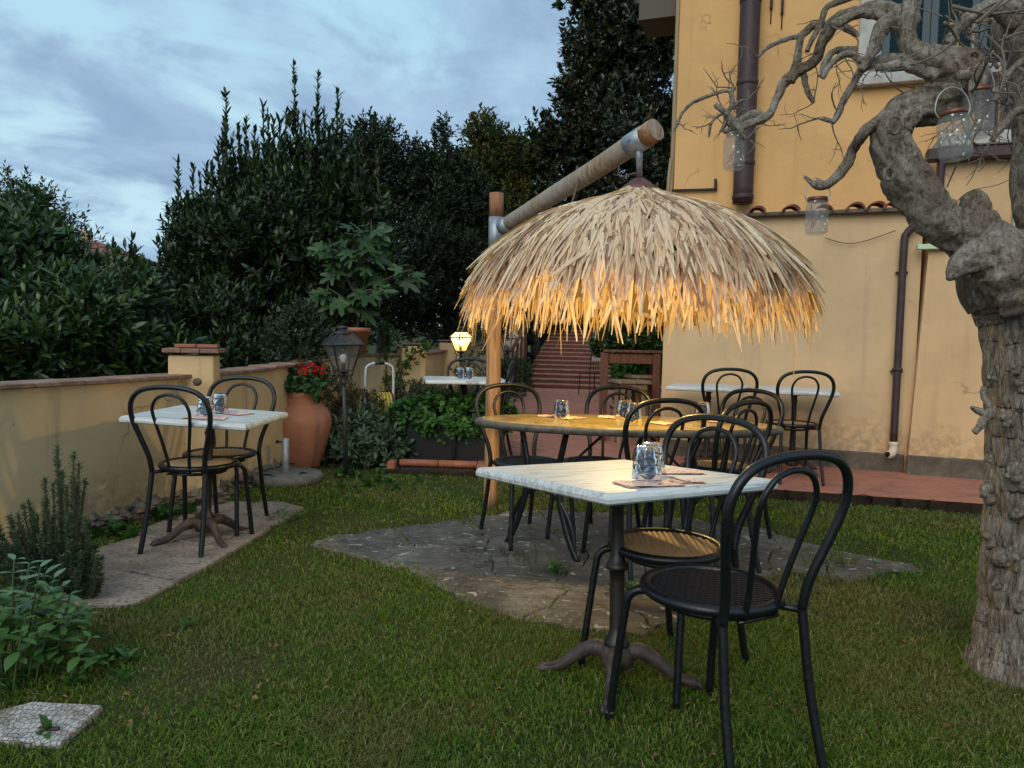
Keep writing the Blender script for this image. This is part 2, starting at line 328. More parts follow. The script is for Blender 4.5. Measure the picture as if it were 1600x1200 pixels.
m = MT('lit_lantern_pane'); m.fin((.9, .75, .45), .4, None, .3, Alpha=.55); m.b.inputs['Emission Color'].default_value = (1, .70, .24, 1); m.b.inputs['Emission Strength'].default_value = .30; M['litpane'] = m.m
m = MT('bulb_off'); M['bulboff'] = m.fin((.8, .78, .7), .1, None, .5, Alpha=.6)
m = MT('bulb_on'); m.fin((1, .8, .4)); m.b.inputs['Emission Color'].default_value = (1, .66, .22, 1); m.b.inputs['Emission Strength'].default_value = 14; M['bulbon'] = m.m
m = MT('napkin_print'); v = m.co((1, 1, 1), (0, 0, .4)); n1 = m.noise(v, 13, 3, .6, 3.2)
c = m.ramp(n1, [(.34, (.10, .16, .45)), (.40, (.80, .76, .70)), (.45, (.72, .10, .05)), (.49, (.82, .78, .72)), (.53, (.86, .40, .08)), (.57, (.80, .76, .70)), (.62, (.75, .14, .10)), (.68, (.30, .40, .12))])
n2 = m.mr(m.noise(v, 40, 3, .6), .58, .66); c = m.mix(n2, c, (.08, .05, .10)); M['napkin'] = m.fin(c, .7)
M['steel'] = MT('cutlery_steel').fin((.55, .56, .58), .22, None, .5, Metallic=1.)
M['planter'] = MT('black_plastic_planter'); mm = M['planter']; a = mm.noise(mm.co(), 8, 6, .7)
M['planter'] = mm.fin(mm.ramp(a, [(.3, (.003, .003, .0035)), (.7, (.007, .007, .008))]), .5)
M['hose'] = MT('yellow_hose').fin((.50, .36, .06), .45)
M['redplastic'] = MT('dark_red_reel').fin((.05, .022, .02), .5)
M['shutter'] = MT('blue_green_shutter_paint').fin((.018, .048, .060), .5)
M['darkglass'] = MT('dark_window_glass').fin((.02, .022, .025), .08)
M['soffit'] = MT('brown_soffit').fin((.105, .088, .060), .85)
M['cable'] = MT('brown_cable').fin((.13, .07, .045), .6)
M['bamboo'] = MT('tan_conduit'); mm = M['bamboo']; a = mm.noise(mm.co((20, 20, 3)), 1, 5, .6); M['bamboo'] = mm.fin(mm.mix(a, (.22, .14, .07), (.42, .30, .16)), .7)
M['wicker'] = MT('grey_wicker'); mm = M['wicker']; a = mm.vor(mm.co((30, 30, 60)), 1, 'F1', 'Distance', .3); M['wicker'] = mm.fin(mm.mix(mm.mr(a, .1, .5), (.17, .14, .13), (.045, .037, .035)), .8)
M['greenbox'] = MT('pale_green_box').fin((.50, .60, .40), .5)
M['farwall'] = MT('far_house_wall').fin((.42, .33, .20), .9)

# ------------------------------------------------------------------ mesh helpers
def smooth_path(pts, sub=6, closed=False):
    pts = [V(p) for p in pts]; n = len(pts); out = []
    rng = range(n if closed else n-1)
    for i in rng:
        p0 = pts[(i-1) % n] if (closed or i > 0) else pts[0]; p1 = pts[i]; p2 = pts[(i+1) % n]
        p3 = pts[(i+2) % n] if (closed or i < n-2) else pts[-1]
        for j in range(sub):
            t = j/sub; out.append(.5*((2*p1)+(-p0+p2)*t+(2*p0-5*p1+4*p2-p3)*t*t+(-p0+3*p1-3*p2+p3)*t**3))
    if not closed: out.append(pts[-1])
    return out
class MB:
    def __init__(s): s.v = []; s.f = []
    def box(s, c, sz, rot=None, taper=1., bev=0.):
        c = V(c); hx, hy, hz = sz[0]/2, sz[1]/2, sz[2]/2; b = len(s.v)
        if bev > 0:
            pts = []
            for z, ins in ((-hz, bev), (-hz+bev, 0), (hz-bev, 0), (hz, bev)):
                k = taper if z > 0 else 1.
                for sx, sy in ((-1, -1), (1, -1), (1, 1), (-1, 1)):
                    X, Y_ = hx*k-ins, hy*k-ins; e = bev if ins == 0 else 0
                    if sx*sy > 0: pts += [(sx*(X), sy*(Y_-e), z), (sx*(X-e), sy*Y_, z)]
                    else: pts += [(sx*(X-e), sy*Y_, z), (sx*X, sy*(Y_-e), z)]
            for p in pts:
                p = V(p); p = rot @ p if rot else p; s.v.append(c+p)
            for r in range(3):
                for i in range(8): s.f.append((b+r*8+i, b+r*8+(i+1) % 8, b+(r+1)*8+(i+1) % 8, b+(r+1)*8+i))
            s.f.append(tuple(b+i for i in range(7, -1, -1))); s.f.append(tuple(b+24+i for i in range(8)))
            return s
        for z in (-hz, hz):
            k = taper if z > 0 else 1.
            for x, y in ((-hx, -hy), (hx, -hy), (hx, hy), (-hx, hy)):
                p = V((x*k, y*k, z)); p = rot @ p if rot else p; s.v.append(c+p)
        for q in ((3, 2, 1, 0), (4, 5, 6, 7), (0, 1, 5, 4), (1, 2, 6, 5), (2, 3, 7, 6), (3, 0, 4, 7)): s.f.append(tuple(b+i for i in q))
        return s
    def tube(s, pts, r, seg=8, closed=False, flat=None, caps=True, jit=None):
        pts = [V(p) for p in pts]; n = len(pts); b = len(s.v)
        rr = r if hasattr(r, '__len__') else [r]*n
        prev = None
        for i, p in enumerate(pts):
            a = pts[(i-1) % n] if (closed or i > 0) else p; c = pts[(i+1) % n] if (closed or i < n-1) else p
            t = (c-a).normalized() if (c-a).length > 1e-9 else V((0, 0, 1))
            if prev is None:
                x = t.cross(V((0, 0, 1)));
                if x.length < .05: x = t.cross(V((0, 1, 0)))
                x.normalize()
            else:
                x = prev-t*prev.dot(t); x = x.normalized() if x.length > 1e-6 else t.orthogonal().normalized()
            prev = x; y = t.cross(x)
            for k in range(seg):
                an = 2*PI*k/seg; kx, ky = (flat if flat else (1, 1)); rad = rr[i]
                if jit: rad *= jit(p, an, i)
                s.v.append(p+x*(math.cos(an)*rad*kx)+y*(math.sin(an)*rad*ky))
        m_ = n if closed else n-1
        for i in range(m_):
            for k in range(seg):
                i2 = (i+1) % n; s.f.append((b+i*seg+k, b+i2*seg+k, b+i2*seg+(k+1) % seg, b+i*seg+(k+1) % seg))
        if caps and not closed:
            s.f.append(tuple(b+k for k in range(seg))); s.f.append(tuple(b+(n-1)*seg+k for k in range(seg-1, -1, -1)))
        return s
    def lathe(s, prof, seg=24, c=(0, 0, 0), sx=1, sy=1, rot=0.):
        b = len(s.v); c = V(c)
        for r, z in prof:
            for k in range(seg):
                an = 2*PI*k/seg+rot; s.v.append(c+V((r*math.cos(an)*sx, r*math.sin(an)*sy, z)))
        for i in range(len(prof)-1):
            for k in range(seg): s.f.append((b+i*seg+k, b+i*seg+(k+1) % seg, b+(i+1)*seg+(k+1) % seg, b+(i+1)*seg+k))
        if prof[0][0] > 1e-5: s.f.append(tuple(b+k for k in range(seg-1, -1, -1)))
        if prof[-1][0] > 1e-5: s.f.append(tuple(b+(len(prof)-1)*seg+k for k in range(seg)))
        return s
    def poly(s, pts, z0, z1, inset=0.):
        n = len(pts); b = len(s.v); cx_ = sum(p[0] for p in pts)/n; cy_ = sum(p[1] for p in pts)/n
        for p in pts: s.v.append(V((p[0], p[1], z0)))
        for p in pts: s.v.append(V((p[0], p[1], z1-inset)))
        for p in pts:
            d = V((cx_-p[0], cy_-p[1])); l = d.length; k = min(.3, inset/l if l else 0)
            s.v.append(V((p[0]+d.x*k, p[1]+d.y*k, z1)))
        for r in range(2):
            for i in range(n): s.f.append((b+r*n+i, b+r*n+(i+1) % n, b+(r+1)*n+(i+1) % n, b+(r+1)*n+i))
        s.f.append(tuple(b+2*n+i for i in range(n))); return s
    def build(s, name, mat, parent=None, smooth=False, loc=None, rotz=0.):
        me = bpy.data.meshes.new(name); me.from_pydata([tuple(v) for v in s.v], [], s.f)
        if smooth: me.polygons.foreach_set('use_smooth', [True]*len(me.polygons))
        me.materials.append(mat if not isinstance(mat, str) else M[mat]); me.update()
        o = bpy.data.objects.new(name, me); C.objects.link(o)
        if parent: o.parent = parent
        if loc is not None: o.location = loc
        o.rotation_euler[2] = rotz
        return o
def raw(name, verts, polys, sizes, mat, parent=None, smooth=False):
    """fast mesh: verts (N,3); polys flat index array; sizes per polygon"""
    me = bpy.data.meshes.new(name); verts = np.ascontiguousarray(verts, dtype=np.float32)
    me.vertices.add(len(verts)); me.vertices.foreach_set('co', verts.ravel())
    me.loops.add(len(polys)); me.loops.foreach_set('vertex_index', np.ascontiguousarray(polys, dtype=np.int32))
    me.polygons.add(len(sizes)); st = np.concatenate(([0], np.cumsum(sizes)[:-1])).astype(np.int32)
    me.polygons.foreach_set('loop_start', st)
    try: me.polygons.foreach_set('loop_total', np.asarray(sizes, dtype=np.int32))
    except Exception: pass
    if smooth: me.polygons.foreach_set('use_smooth', np.ones(len(sizes), dtype=bool))
    me.update(calc_edges=True); me.materials.append(M[mat] if isinstance(mat, str) else mat)
    o = bpy.data.objects.new(name, me); C.objects.link(o)
    if parent: o.parent = parent
    return o
def thing(name, label, cat, loc=(0, 0, 0), rotz=0., group=None):
    o = bpy.data.objects.new(name, None); C.objects.link(o); o.location = loc; o.rotation_euler = (0, 0, rotz)
    o['label'] = label; o['category'] = cat; o.empty_display_size = .1
    if group: o['group'] = group
    return o
def tag(o, label, cat, group=None):
    o['label'] = label; o['category'] = cat
    if group: o['group'] = group
    return o
def struct(o): o['kind'] = 'structure'; return o
def stuff(o): o['kind'] = 'stuff'; return o
def dup(root, loc, rotz=0., label=None, group=None):
    r = root.copy(); C.objects.link(r); r.location = loc; r.rotation_euler = (0, 0, rotz)
    if label: r['label'] = label
    if group: r['group'] = group
    for ch in list(root.children):
        c = ch.copy(); C.objects.link(c); c.parent = r
        for g in ch.children:
            d = g.copy(); C.objects.link(d); d.parent = c
    return r
def recolor(root, names, mat):
    for ch in root.children:
        if ch.name.split('.')[0] in names:
            ch.data = ch.data.copy(); ch.data.materials.clear(); ch.data.materials.append(M[mat])

def nrm(a): return a/np.maximum(np.linalg.norm(a, axis=-1, keepdims=True), 1e-9)
def leafverts(p, d, n, Ls, Ws, k=1, droop=0.1, fold=.25):
    """k=1 diamond leaves (4 verts), k=2 fuller leaves (8 verts)"""
    s = nrm(np.cross(d, n)); n = np.cross(s, d); Ls = Ls[:, None]; Ws = Ws[:, None]
    if k == 1:
        m_ = p+d*Ls*.45+n*Ls*droop*.5
        vs = np.stack([p, m_+s*Ws*.5+n*Ws*fold, p+d*Ls-n*Ls*droop*.4, m_-s*Ws*.5+n*Ws*fold], 1)
        N = len(p); idx = np.arange(N*4).reshape(N, 4); f = np.concatenate([idx[:, [0, 1, 2]], idx[:, [0, 2, 3]]], 1)
        return vs.reshape(-1, 3), f.reshape(-1), np.full(N*2, 3)
    m1 = p+d*Ls*.33+n*Ls*droop*.35; m2 = p+d*Ls*.7+n*Ls*droop*.2; tp = p+d*Ls-n*Ls*droop*.6
    vs = np.stack([p, m1, m1+s*Ws*.5+n*Ws*fold*.5, m1-s*Ws*.5+n*Ws*fold*.5, m2, m2+s*Ws*.4+n*Ws*fold*.4, m2-s*Ws*.4+n*Ws*fold*.4, tp], 1)
    N = len(p); b = (np.arange(N)*8)[:, None]
    f = b+np.array([[0, 2, 1, 0, 1, 3, 1, 2, 5, 4, 1, 4, 6, 3, 4, 5, 7, 4, 7, 6]])
    return vs.reshape(-1, 3), f.reshape(-1), np.tile([3, 3, 4, 4, 3, 3], N)
def shoots(name, pts, ax, ln, m_, L0, W0, mat, parent=None, k=1, ang=.9, var=.35, droop=.1, fold=.25):
    """m_ leaves around each shoot axis"""
    N = len(pts); ax = nrm(ax); a = np.cross(ax, np.array([.3, .9, .1])); a = nrm(a); b = np.cross(ax, a)
    t = (np.arange(m_)+.5)/m_; ph = np.arange(m_)*2.4
    T = t[None, :]+RG.uniform(-.1, .1, (N, m_)); PH = ph[None, :]+RG.uniform(0, 6.28, (N, 1))+RG.uniform(-.4, .4, (N, m_))
    ANG = ang*(1.25-.75*T)+RG.uniform(-.25, .25, (N, m_))
    rad = a[:, None]*np.cos(PH)[..., None]+b[:, None]*np.sin(PH)[..., None]
    d = nrm(ax[:, None]*np.cos(ANG)[..., None]+rad*np.sin(ANG)[..., None])
    ln = np.broadcast_to(ln, (N,)); pos = pts[:, None]+ax[:, None]*(ln[:, None]*T)[..., None]
    n = nrm(ax[:, None]+RG.normal(0, .25, (N, m_, 3)))
    Ls = L0*RG.uniform(1-var, 1+var, (N, m_)); Ws = W0*RG.uniform(1-var, 1+var, (N, m_))
    vs, f, sz = leafverts(pos.reshape(-1, 3), d.reshape(-1, 3), n.reshape(-1, 3), Ls.ravel(), Ws.ravel(), k, droop, fold)
    return raw(name, vs, f, sz, mat, parent)
def clump(blobs, k=9, r=.42):
    out = [(b[0], b[1], b[2], b[3]*.80, b[4]*.80, b[5]*.80) for b in blobs]
    for b in blobs:
        for _ in range(k):
            d = nrm(RG.normal(0, 1, 3)); q = RG.uniform(.62, .92); rr = r*RG.uniform(.55, 1.15)
            out.append((b[0]+d[0]*b[3]*q, b[1]+d[1]*b[4]*q, b[2]+d[2]*b[5]*q, b[3]*rr, b[4]*rr, b[5]*rr))
    return out
def blob_pts(blobs, n, shell=.55):
    """points in ellipsoids, biased outward; returns points and outward directions"""
    w = np.array([b[3]*b[5]*b[4] for b in blobs])**.75; w /= w.sum(); ids = RG.choice(len(blobs), n, p=w); B = np.array(blobs)[ids]
    d = nrm(RG.normal(0, 1, (n, 3))); r = shell+(1-shell)*RG.uniform(0, 1, n)**.6
    inner = RG.uniform(0, 1, n) < .25; r = np.where(inner, RG.uniform(0, 1, n)**.5, r)
    r *= RG.uniform(.88, 1.10, n)
    return B[:, :3]+d*B[:, 3:6]*r[:, None], d
def crown(name, blobs, n, m_, ln, L0, W0, mat, parent, up=.8, **k):
    p, d = blob_pts(blobs, n); ok = p[:, 2] > -.2; p, d = p[ok], d[ok]
    ax = d*.8+np.array([0, 0, up])+RG.normal(0, .3, p.shape)
    return shoots(name, p, ax, ln*RG.uniform(.6, 1.3, len(p)), m_, L0, W0, mat, parent, **k)

# ================================================================== SETTING
# ---- ground
def sheet(name, x0, x1, y0, y1, z, mat, n=1):
    mb = MB(); mb.v = [V((x0, y0, z)), V((x1, y0, z)), V((x1, y1, z)), V((x0, y1, z))]; mb.f = [(0, 1, 2, 3)]
    return mb.build(name, mat)
struct(sheet('ground', -400, 400, -300, 700, 0.0, 'ground'))

# ---- garden wall on the left and its run toward the stairs
GW = [V((-3.75, .6, 0)), V((-2.62, 4.0, 0)), V((-2.16, 5.55, 0)), V((-2.02, 6.7, 0)), V((-1.72, 8.3, 0)), V((-1.20, 8.75, 0)), V((-.95, 10.2, 0)), V((-.45, 14.0, 0)), V((-.1, 18.2, 0))]
GZ = [.90, .90, .905, .93, 1.0, 1.0, 1.03, 1.15, 1.2]
gw = thing('garden_wall', 'weathered yellow stucco garden wall with terracotta coping behind the left table', 'wall', GW[1])
def wallseg(a, b, za, zb, th, name, mat, parent, z0=-.05, off=0.):
    d = (b-a); t = V((d.x, d.y, 0)).normalized(); n = V((t.y, -t.x, 0)); mb = MB(); o = parent.location
    N = max(2, int(d.length/.35)); 
    for i in range(N+1):
        k = i/N; p = a+d*k; zt = za+(zb-za)*k
        for (q, z) in ((p+n*off, z0), (p+n*off, zt), (p+n*(off-th), zt), (p+n*(off-th), z0)): mb.v.append(V((q.x, q.y, z))-o)
    for i in range(N):
        for k in range(4): mb.f.append((i*4+k, (i+1)*4+k, (i+1)*4+(k+1) % 4, i*4+(k+1) % 4))
    mb.f += [(0, 1, 2, 3), (N*4+3, N*4+2, N*4+1, N*4)]
    return mb.build(name, mat, parent)
for i in range(len(GW)-1):
    wallseg(GW[i], GW[i+1], GZ[i], GZ[i+1], .18, 'wall_panel', 'garden_wall', gw)
    # coping tiles laid one after another
    a, b = GW[i], GW[i+1]; d = b-a; t = d.normalized(); L_ = d.length; N = max(1, round(L_/.34)); an = math.atan2(d.y, d.x)
    for j in range(N):
        k = (j+.5)/N; p = a+d*k+V((t.y, -t.x, 0))*-.09; zt = GZ[i]+(GZ[i+1]-GZ[i])*k
        o = MB().box((0, 0, 0), (L_/N-.006, .255, .026), bev=.004).build('coping_tile', 'coping', gw, loc=p-gw.location+V((0, 0, zt+.014+random.uniform(-.002, .003))), rotz=an+random.uniform(-.012, .012))
# rubble foot of the wall
def rubble(a, b, n, parent, off=.03):
    mb = MB()
    for i in range(n):
        k = random.random(); p = a+(b-a)*k; t = (b-a).normalized(); nn = V((t.y, -t.x, 0)); s = random.uniform(.03, .075)
        c = p+nn*random.uniform(-.01, off)+V((0, 0, random.uniform(.0, .10)**1.0)); c -= parent.location
        b0 = len(mb.v); base = [(1, 0, 0), (-1, 0, 0), (0, 1, 0), (0, -1, 0), (0, 0, 1), (0, 0, -1), (.7, .7, .5), (-.7, .6, .5), (.6, -.7, .5), (-.6, -.7, .5)]
        rot = Matrix.Rotation(random.uniform(0, 6), 3, 'Z')
        for q in base[:6]: mb.v.append(c+rot @ V((q[0]*s*random.uniform(.7, 1.5), q[1]*s*random.uniform(.6, 1.), q[2]*s*random.uniform(.5, .9))))
        for f in ((0, 2, 4), (2, 1, 4), (1, 3, 4), (3, 0, 4), (2, 0, 5), (1, 2, 5), (3, 1, 5), (0, 3, 5)): mb.f.append(tuple(b0+x for x in f))
    return stuff(mb.build('rubble_footing', 'rubble', parent))
rubble(GW[0], GW[2], 420, gw, .07); rubble(GW[2], GW[3], 60, gw)

def pilaster(name, label, c, w, dpt, h, ang, capz=.03, capover=.035, second=True, mat='garden_wall'):
    t = thing(name, label, 'pillar', c, ang)
    mb = MB(); mb.box((0, 0, h/2-.02), (w, dpt, h+.04), bev=.008); mb.build('pillar_shaft', mat, t)
    N = 3
    for i in range(N): MB().box(((i-(N-1)/2)*(w+2*capover)/N, 0, h+.006+capz/2+.014), ((w+2*capover)/N-.004, dpt+2*capover, capz), bev=.004).build('cap_tile', 'coping', t)
    if second:
        for i in range(2): MB().box((.02+(i-.5)*.14, .01*i, h+capz+.008+.03), (.135, dpt*.72, .022), bev=.003, rot=Matrix.Rotation(.03+i*.04, 3, 'Z')).build('cap_brick', 'brick', t)
    return t
p1 = pilaster('wall_pillar', 'yellow stucco pillar with loose bricks on its cap, behind the left table', P(305, 770, 5.27)*1.0, .30, .26, 1.06, R(13))
p1.location.z = 0
rubble(p1.location+V((-.17, -.17, 0)), p1.location+V((.2, -.12, 0)), 60, p1)
# knob of old mortar on the pillar
kb = P(310, 597, 5.08)-p1.location
mb = MB(); mb.tube([p1.matrix_world.inverted() @ (kb+p1.location)+V((0, 0, 0)) if False else Matrix.Rotation(-R(15), 3, 'Z') @ (kb+V(q)) for q in ((0, 0, 0), (.02, -.03, .005), (.045, -.05, .012))], [.03, .026, .012], 7); mb.build('mortar_lump', 'plinth', p1, True)
p2 = pilaster('wall_pillar', 'yellow pillar with climbing rose, left of the lit lantern', V((-1.20, 8.72, 0)), .28, .28, 1.12, R(22), .02, .0, False)
p3 = pilaster('wall_pillar', 'farther yellow pillar just behind the lit lantern', V((-.90, 10.4, 0)), .28, .28, 1.16, R(10), .02, .02, False)

# ---- terrace of terracotta tiles
TZ = .085
tl = [G(600, 742), G(757, 748), G(1000, 762), G(1240, 782), G(1540, 803), G(1700, 815)]
tl = [V((p.x, p.y, 0)) for p in tl]
fx = np.array([p.x for p in tl]); fy = np.array([p.y for p in tl]); cf = np.polyfit(fx[1:], fy[1:], 1)
def front(x): return cf[0]*x+cf[1]
TX0 = -.30                                   # left edge of the paved area near the planter
def leftx(y): return TX0 if y < 7.2 else TX0+(y-7.2)*.055
terr = bpy.data.objects.new('terrace', None); C.objects.link(terr); struct(terr)
mb = MB(); mb.poly([(TX0, front(TX0)), (7.5, front(7.5)), (7.5, 9.0), (7.5, 19), (leftx(19), 19), (leftx(7.2), 7.2)], -.02, TZ-.012); mb.build('terrace_bed', 'mortar', terr)
ta = R(24); ux = V((math.cos(ta), math.sin(ta), 0)); uy = V((-math.sin(ta), math.cos(ta), 0)); TS = .33
cand = []
def clip(poly, a, b, c):     # keep a*x+b*y<=c
    o = []
    for i in range(len(poly)):
        p, q = poly[i], poly[(i+1) % len(poly)]; dp = a*p[0]+b*p[1]-c; dq = a*q[0]+b*q[1]-c
        if dp <= 0: o.append(p)
        if dp*dq < 0: t = dp/(dp-dq); o.append((p[0]+(q[0]-p[0])*t, p[1]+(q[1]-p[1])*t))
    return o
WALLY = None
for i in range(-10, 70):
    for j in range(-30, 60):
        c = V((0, 5, 0))+ux*((i+(.5 if j % 2 else 0))*TS)+uy*(j*TS)
        if c.y > 19.3 or c.y < 4.9 or c.x < -.8 or c.x > 6.2: continue
        if c.y > 8.5 and c.x > 2.9: continue
        g = .006; pl = [tuple((c+ux*a*(TS/2-g)+uy*b*(TS/2-g)).xy) for a, b in ((-1, -1), (1, -1), (1, 1), (-1, 1))]
        pl = clip(pl, cf[0], -1, -cf[1]); pl = clip(pl, -1, 0, -leftx(c.y)) if pl else pl
        pl = clip(pl, 0, 1, 18.6) if pl else pl
        if len(pl) < 3: continue
        ar = abs(sum(pl[k][0]*pl[(k+1) % len(pl)][1]-pl[(k+1) % len(pl)][0]*pl[k][1] for k in range(len(pl))))/2
        if ar < .006: continue
        vis = -.6 < c.x/c.y < .78
        cand.append((c.length if vis else 99+c.length, pl))
cand.sort(key=lambda q: q[0]); rest = MB()
for k, (d, pl) in enumerate(cand):
    dz = random.uniform(-.0015, .002)
    if k < 290:
        q = MB(); q.poly(pl, TZ-.011, TZ+dz, .003); q.build('terrace_tile', 'terra_tile', terr)
    else: rest.poly(pl, TZ-.011, TZ+dz, .003)
stuff(rest.build('terrace_tiles_far', 'terra_tile', terr))
mb = MB(); NN = 40; lip = []
for i in range(NN):
    x0 = TX0+.002+(7.4-TX0)*i/NN; x1 = x0+(7.4-TX0)/NN
    mb.box(((x0+x1)/2, front((x0+x1)/2)-.012, .03), (.24, .03, .09), Matrix.Rotation(math.atan(cf[0]), 3, 'Z'))
mb.build('terrace_edge', 'darksoil', terr)
# log edging up the left side of the corridor
mb = MB(); mb.tube([(leftx(9)-.08, 9.2, .13), (leftx(13)-.06, 13.0, .14), (leftx(17)-.02, 17.2, .16)], .075, 8)
tag(mb.build('log_edging', 'stoolwood', None, True), 'long grey timber log edging beside the path to the stairs', 'edging')

# ---- stairs
st = bpy.data.objects.new('staircase', None); C.objects.link(st); struct(st)
SY, SX0, SX1, SR, ST = 17.4, .25, 3.6, .105, .36
sa = -.16
for i in range(14):
    z = TZ+SR*(i+1); y = SY+ST*i; xs0 = SX0+.07*i
    rt = Matrix.Rotation(sa, 3, 'Z')
    cxm = (xs0+SX1)/2
    MB().box((cxm, y+ST/2+.2, z-SR/2-.02), (SX1-xs0, ST+.4, SR-.03), rt).build('riser', 'riser', st)
    MB().box((cxm, y+ST/2, z-.0175), (SX1-xs0+.02, ST+.03, .035), rt, bev=.006).build('step', 'stair', st)
# stair side wall with dark sloped coping
sw = thing('stair_wall', 'yellow stair side wall with dark sloping rail left of the steps', 'wall', (0, 17, 0))
for (ya, yb, za, zb, xo) in ((17.0, 19.2, .75, 1.35, -.05), (19.2, 22.5, 1.35, 2.1, .05)):
    a = V((xo+.02*(ya-17), ya, 0)); b = V((xo+.35, yb, 0)); mb = MB(); o = sw.location
    for p, zt in ((a, za), (b, zb)):
        for dx in (0, -.2): mb.v += [V((p.x+dx, p.y, 0))-o, V((p.x+dx, p.y, zt))-o]
    mb.f = [(0, 1, 5, 4), (2, 6, 7, 3), (1, 3, 7, 5), (0, 2, 3, 1), (4, 5, 7, 6)]; mb.build('wall_panel', 'garden_wall', sw)
    MB().tube([a+V((.02, 0, za+.22))-o, b+V((.02, 0, zb+.22))-o], .05, 6).build('rail', 'barwood', sw)
    for k in (.05, .35, .65, .95):
        p = a+(b-a)*k; zt = za+(zb-za)*k; MB().box(p+V((.04, 0, zt/2+.08))-o, (.06, .06, zt+.28)).build('rail_post', 'barwood', sw)

# ---- house
A0 = G(1295, 727, TZ); A1 = G(1412, 737, TZ)
wdir = V((1.0, -.36, 0)).normalized(); wn_ = V((wdir.y, -wdir.x, 0))      # wn_ faces the camera
WO = V((A1.x, A1.y, 0))
house = thing('house', 'ochre stucco villa with brown pipes, tiled ledge and blue shutters', 'house', (WO.x, WO.y, 0))
wang = math.atan2(wdir.y, wdir.x); Mw = Matrix.Rotation(wang, 3, 'Z'); Mi = Mw.inverted()
house.rotation_euler = (0, 0, wang)
def WL(px, py, off=0.):
    """photo point -> house-local coordinates on the wall plane pushed out by off (local -y)"""
    d = ray(px, py); o = V((0, 0, CAMH)); p0 = WO+wn_*off; t = (p0-o).dot(wn_)/d.dot(wn_); q = o+d*t
    return Mi @ (q-WO)
def hbox(name, x0, x1, y0, y1, z0, z1, mat, bev=0., parent=None):
    return MB().box(((x0+x1)/2, (y0+y1)/2, (z0+z1)/2), (abs(x1-x0), abs(y1-y0), abs(z1-z0)), bev=bev).build(name, mat, parent or house)
UP = .38
cL = WL(1034, 600).x; zled = WL(1300, 336).z
zB = WL(1500, 236, .1).z
hbox('lower_wall', cL, .05, 0, 6, -.1, zled, 'wall_low')
xr = .02
# battered right block
mb = MB(); zt = zB
for (x0, y0, z) in ((0.0, -.10, -.1), (.03+.10, -.06, zt)):
    mb.v += [V((x0, y0, z)), V((6, y0, z)), V((6, 6, z)), V((x0, 6, z))]
mb.f = [(0, 1, 5, 4), (1, 2, 6, 5), (2, 3, 7, 6), (3, 0, 4, 7), (4, 5, 6, 7)]; mb.build('right_wall', 'wall_right', house)
cU = WL(1056, 200, -UP).x
hbox('upper_wall', cU, 6, UP, 6, zled-.02, 7.5, 'wall_up')
# plinths
hbox('plinth', WL(1040, 600).x, -.005, -.035, .02, -.1, TZ+.16, 'plinth', .008)
hbox('plinth', .0, 6, -.135, -.09, -.1, TZ+.17, 'plinth', .008)
# ledge slab and barrel tiles
hbox('ledge_slab', cL-.03, .04, -.09, UP, zled, zled+.035, 'plinth', .005)
def barrel(x, y, z, r=.075, ln=.32, flip=False, tilt=.0):
    mb = MB(); n = 9
    for yy, rr in ((-ln/2, r), (ln/2, r*.86)):
        for k in range(n):
            a = PI*k/(n-1); mb.v.append(V((math.cos(a)*rr, yy, math.sin(a)*rr*.8+tilt*yy)))
        for k in range(n):
            a = PI*k/(n-1); mb.v.append(V((math.cos(a)*(rr-.012), yy, math.sin(a)*(rr-.012)*.8+tilt*yy)))
    for k in range(n-1):
        mb.f += [(k, k+1, 2*n+k+1, 2*n+k), (n+k, 3*n+k, 3*n+k+1, n+k+1), (k, n+k, n+k+1, k+1), (2*n+k, 2*n+k+1, 3*n+k+1, 3*n+k)]
    return mb.build('roof_tile', 'rooftile', house, True, loc=(x, y, z), rotz=random.uniform(-.06, .06))
for px in (1078, 1130, 1182, 1234, 1286, 1335, 1368, 1392):
    q = WL(px, 330, .0); barrel(q.x, .05, zled+.038, .085, .34, tilt=.12)
    if px in (1234, 1335, 1368, 1182): barrel(q.x+.015, .07, zled+.062, .075, .30, tilt=.13)
mb = MB()
x = cL
while x < 0:
    mb.box((x+.11, .12, zled+.045), (.20, .40, .016), Matrix.Rotation(.10, 3, 'X')); x += .215
mb.build('flat_roof_tiles', 'rooftile', house)
# balcony slab, gutter on the right block
sl = hbox('balcony_slab', .12, 6, -.22, UP, zB+.02, zB+.02+.11, 'trim', .01)
g0 = WL(1448, 250, .16); hbox('gutter', g0.x, 6, -.20, -.065, zB-.085, zB+.015, 'pipe', .01)
# pipes
def hpipe(name, pts, r, mat='pipe', joints=(), parent=None):
    mb = MB(); mb.tube(smooth_path(pts, 5), r, 14)
    o = mb.build(name, mat, parent or house, True)
    for (p, rr, h) in joints: MB().lathe([(rr*.96, -h/2), (rr, -h/3), (rr, h/3), (rr*.96, h/2)], 16, p).build('pipe_collar', mat, o, True)
    return o
q0 = WL(1157, 316, -UP+.13); q1 = WL(1173, 0, -UP+.13); y_ = UP-.13
xp = q0.x+.02
def zof(py): return WL(1165, py, -UP+.13).z
hpipe('flue_pipe', [(xp, y_, zof(318)), (xp, y_, 4.), (xp, y_, 7)], .098, 'pipe', [((xp, y_, zof(v)), .106, .05) for v in (308, 255, 130, 2)])
dx = WL(1401, 600, .07).x; z0 = WL(1401, 692, .07).z
hpipe('downpipe', [(dx, -.07, z0), (dx, -.07, 1.2), (dx, -.07, WL(1401, 390, .07).z), (dx+.02, -.07, WL(1405, 365, .07).z), (dx+.09, -.08, WL(1425, 352, .07).z), (dx+.30, -.14, WL(1470, 320, .14).z), (g0.x+.12, -.14, WL(1465, 300, .14).z), (g0.x+.12, -.14, zB-.05)], .033, 'pipe', [((dx, -.07, WL(1401, 577, .07).z), .045, .02)])
